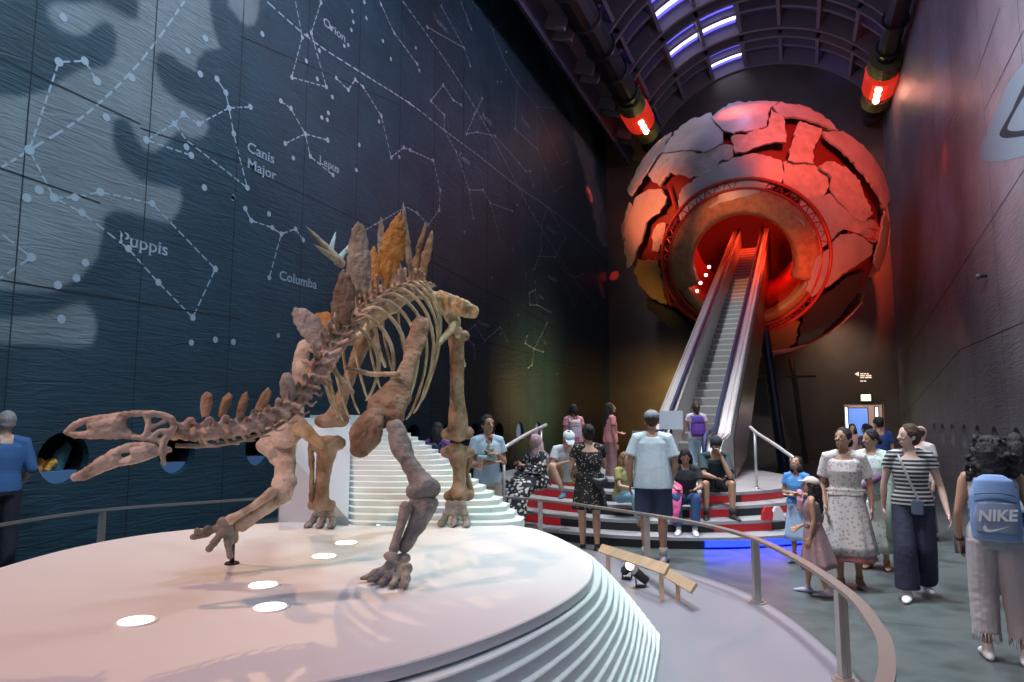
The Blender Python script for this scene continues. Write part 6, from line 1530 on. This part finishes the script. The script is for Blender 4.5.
obj('curved_tick_mark', bm, M_w, pk)
# 20 far figures
def far(px, d, H, dir, label, shirt, leg, hair='short', hc='k', fem=False, sk='l', **kw):
    q = Person(at(px, d), H, dir, label, sk, fem=fem, vox=.016, **kw); q.top(cloth(shirt), .5, -.15, loose=.01); q.legs(cloth(leg)); q.shoes(black_shoe)
    if hair: q.hair(hair, hc)
    return q
far(855, 16.5, 1.66, 195, 'distant person in a pink top facing the camera near the far doorway', (.55, .30, .28), (.1, .08, .1), 'long', 'n', True)
far(869, 15.0, 1.68, -20, 'distant dark haired person in a dark top near the far doorway', (.05, .05, .08), (.03, .03, .04), 'bun', 'k', True, 'm')
far(882, 13.5, 1.83, 0, 'distant man in a navy shirt walking towards the far doorway', (.02, .05, .20), (.02, .02, .03), 'short', 'k', False, 'm')
q = far(924, 10.5, 1.70, -100, 'bald man in a pale vest standing by the right wall portholes', (.45, .42, .40), (.12, .12, .12), None)
q = far(1018, 7.4, 1.66, 30, 'dark haired person in a white top beside the right wall', (.50, .52, .56), (.03, .05, .12), 'long', 'k', True)
# white and red paper bags on the steps
for i, (px, y, lb, cc) in enumerate(((776, 503, 'white triangular paper bag on the right side of the stage steps', (.62, .62, .62)), (769, 505, 'red paper bag on the right side of the stage steps', (.6, .02, .03)))):
    q = at(px + i * -3, 10.35, .32); bm = bmesh.new(); M = Matrix.Translation(q) @ Matrix.Rotation(YAW, 4, 'Z')
    R = [[bm.verts.new(M @ V(v)) for v in ((-.09 * s_, -.04, z), (.09 * s_, -.04, z), (.09 * s_, .04, z), (-.09 * s_, .04, z))] for z, s_ in ((0, 1), (.12, .8), (.19, .35))]
    for a, b in zip(R, R[1:]):
        for k_ in range(4): bm.faces.new((a[k_], a[(k_ + 1) % 4], b[(k_ + 1) % 4], b[k_]))
    bm.faces.new(R[0][::-1]); bm.faces.new(R[-1]); held('paper_bag', lb, 'bag', bm, mat('paper_%d' % i, cc, .6), q)
# ================================================================== LIGHT
def spot(name, loc, tgt, power, col, ang=40, blend=.5, size=.1):
    l = bpy.data.lights.new(name, 'SPOT'); l.energy = power; l.color = col; l.spot_size = math.radians(ang); l.spot_blend = blend; l.shadow_soft_size = size
    o = bpy.data.objects.new(name, l); COL.objects.link(o); o.location = loc
    o.rotation_euler = (V(tgt) - V(loc)).to_track_quat('-Z', 'Y').to_euler(); return o
pc = CL(-1.2, 4.3, 1.2)
# coloured theatre spots on the dinosaur, from high on both sides
spot('spotlight', CL(-7.0, 0.5, 8.0), CL(-1.6, 4.3, 1.2), 1750, (1, .55, .38), 40, .6, .04)
spot('spotlight', CL(4.5, 1.5, 8.5), CL(.1, 5.2, 1), 800, (.42, 1, .78), 24, .7, .04)
spot('spotlight', CL(-4, 12, 9.5), CL(-1.1, 5.0, 1.2), 1450, (1, .60, .30), 28, .7, .04)
spot('spotlight', CL(-2.5, -3.5, 7.5), CL(-1.3, 3.2, 1), 560, (.72, .62, 1), 34, .6, .05)
spot('spotlight', CL(1.5, 12, 10), CL(-.4, 6.5, 1.2), 420, (.90, 1, .92), 28, .6, .05)
# wall washes
spot('wall_wash', V((-1, 4, 14.5)), V((XL, 6.0, 6.0)), 4600, (.74, .88, 1), 74, 1, .5)
spot('wall_wash', V((-1, 0, 12)), V((XL, 2.5, 4.0)), 1500, (.62, .82, 1), 80, 1, .5)
spot('wall_wash', V((0, 13, 9)), V((XL, 14, 9.5)), 1500, (1, .48, .58), 76, 1, .5)
spot('wall_wash', V((-1, 11, 15)), V((XL, 10.5, 11.0)), 2300, (.72, .78, 1), 70, 1, .5)
spot('wall_wash', V((-1, 18, 15)), V((XL, 20, 12.0)), 900, (.85, .66, .9), 80, 1, .5)
spot('wall_wash', V((-5, 24, 2.2)), V((XL, 24, 2.8)), 900, (1, .62, .22), 100, 1, .3)
spot('wall_wash', V((-3, 7, 13)), V((XR, 9, 4.0)), 6000, (.86, .86, 1), 95, 1, .5)
spot('wall_wash', V((-5, 14, 12)), V((XR, 15, 9.0)), 2600, (.95, .72, .80), 60, 1, .5)
spot('wall_wash', V((-4.5, 11, 9)), V((XR, 13, 8)), 2600, (.80, .80, 1), 62, 1, .5)  # extra wash added to brighten the dark right wall
tg = WX(907, 180, XR); spot('wall_wash', tg + V((-9, -7, 3)), tg, 9000, (1, .09, .05), 14, 1, .3)
tg = WX(945, 158, XR); spot('wall_wash', tg + V((-8, -4, 1)), tg, 2600, (1, .07, .05), 6, 1, .2)
spot('wall_wash', V((-4, 9, 1.0)), V((XR, 12.5, 10.5)), 2500, (1, .08, .05), 7, 1, .3)
spot('wall_wash', V((1.5, 31, 7)), V((2.0, YE, 3.4)), 500, (1, .70, .48), 70, 1, .3)
spot('wall_wash', V((-5, 31, 3)), V((-6, YE, 2.4)), 700, (1, .62, .2), 100, 1, .3)
spot('wall_wash', V((-3, 31.5, 12)), V((-1, YE, 15)), 1500, (.42, .36, 1), 95, 1, .5)
# small red projector throws on the left wall
for px_, py_, an_, e_ in ((589, 194, 3.2, 24000), (602, 290, 2.2, 12000), (611, 285, 2.2, 12000), (600, 345, 2.0, 6000)):
    tg = WX(px_, py_, XL); spot('red_projector', V((-3.5, tg.y - 10, 14.5)), tg, e_, (1, .05, .03), an_, .2, .02)
# globe
GCc = V(GC)
spot('globe_spotlight', V((3.2, 14, 14)), GCc + V((1.8, 0, 1.2)), 8500, (1, .085, .035), 34, .7, .3)
spot('globe_spotlight', V((3.6, 19, 2.5)), GCc + V((2.4, 0, -1.2)), 2200, (1, .10, .03), 50, .8, .3)  # added from below to reach the dark lower right plates
spot('globe_spotlight', V((-6, 17, 15.5)), GCc + V((-2.8, 0, 2)), 4400, (1, .80, .82), 34, .8, .4)  # stands in for skylight on the upper left plates
spot('globe_spotlight', V((-7, 20, 9)), GCc + V((-1.2, 0, .5)), 2000, (1, .22, .08), 44, .8, .4)
spot('globe_spotlight', V((-6.5, 20, 2)), GCc + V((-4, 0, -1.6)), 900, (1, .50, .12), 36, .9, .3)
spot('globe_spotlight', V((-4.5, 13, 13)), sph(742, 240, GR), 3000, (1, .28, .08), 17, .5, .2)  # added narrow spot to warm the copper ring
for q, e in ((V((0, .6, .8)), 260), (V((1.6, -1.0, -1.5)), 110)):
    l = bpy.data.lights.new('globe_inner_lamp', 'POINT'); l.energy = e; l.color = (1, .05, .015); l.shadow_soft_size = .4
    o = bpy.data.objects.new('globe_inner_lamp', l); COL.objects.link(o); o.location = GCc + q
spot('escalator_light', V((-5.5, 8, 11)), V((-2, 18.5, 4.0)), 3800, (.95, .98, 1), 40, .8, .3)  # added fill so the steel and steps read brighter
# visitors' floor: fill spots added to brighten the people, no fixtures
spot('floor_fill', V((0, 9, 13)), V((0.5, 9, 0)), 4200, (.86, .94, 1), 75, 1, .5)
spot('floor_fill', V((-2, 14, 12)), V((-2.5, 12, 0)), 3600, (1, .95, .92), 65, 1, .5)
spot('floor_fill', V((-1.5, 4, 12)), V((.6, 7.5, 0)), 2200, (.9, .93, 1), 60, 1, .5)
for y_ in (27, 20, 13):  # fill points added to lighten the roof ribs, no fixtures
    l = bpy.data.lights.new('roof_fill', 'POINT'); l.energy = 90; l.color = (.50, .50, 1); l.shadow_soft_size = .5
    o = bpy.data.objects.new('roof_fill', l); COL.objects.link(o); o.location = (-1.2, y_ + 4, 15.2)
l = bpy.data.lights.new('corridor_fill', 'POINT'); l.energy = 170; l.color = (1, .86, .74); l.shadow_soft_size = .3  # unseen fill added to bring out the pinkish corridor wall
o = bpy.data.objects.new('corridor_fill', l); COL.objects.link(o); o.location = (3.4, YE + 3, 2.6)
w = bpy.data.worlds.new('world'); SC.world = w; w.use_nodes = True
w.node_tree.nodes['Background'].inputs['Color'].default_value = (.42, .55, .8, 1); w.node_tree.nodes['Background'].inputs['Strength'].default_value = .28
SC.view_settings.view_transform = 'Standard'; SC.view_settings.look = 'None'; SC.view_settings.exposure = 0.08; SC.view_settings.gamma = 1
SC.view_settings.use_curve_mapping = False
try:
    SC.cycles.use_denoising = True; SC.cycles.max_bounces = 6; SC.cycles.sample_clamp_indirect = 4
except Exception as e: print(e)
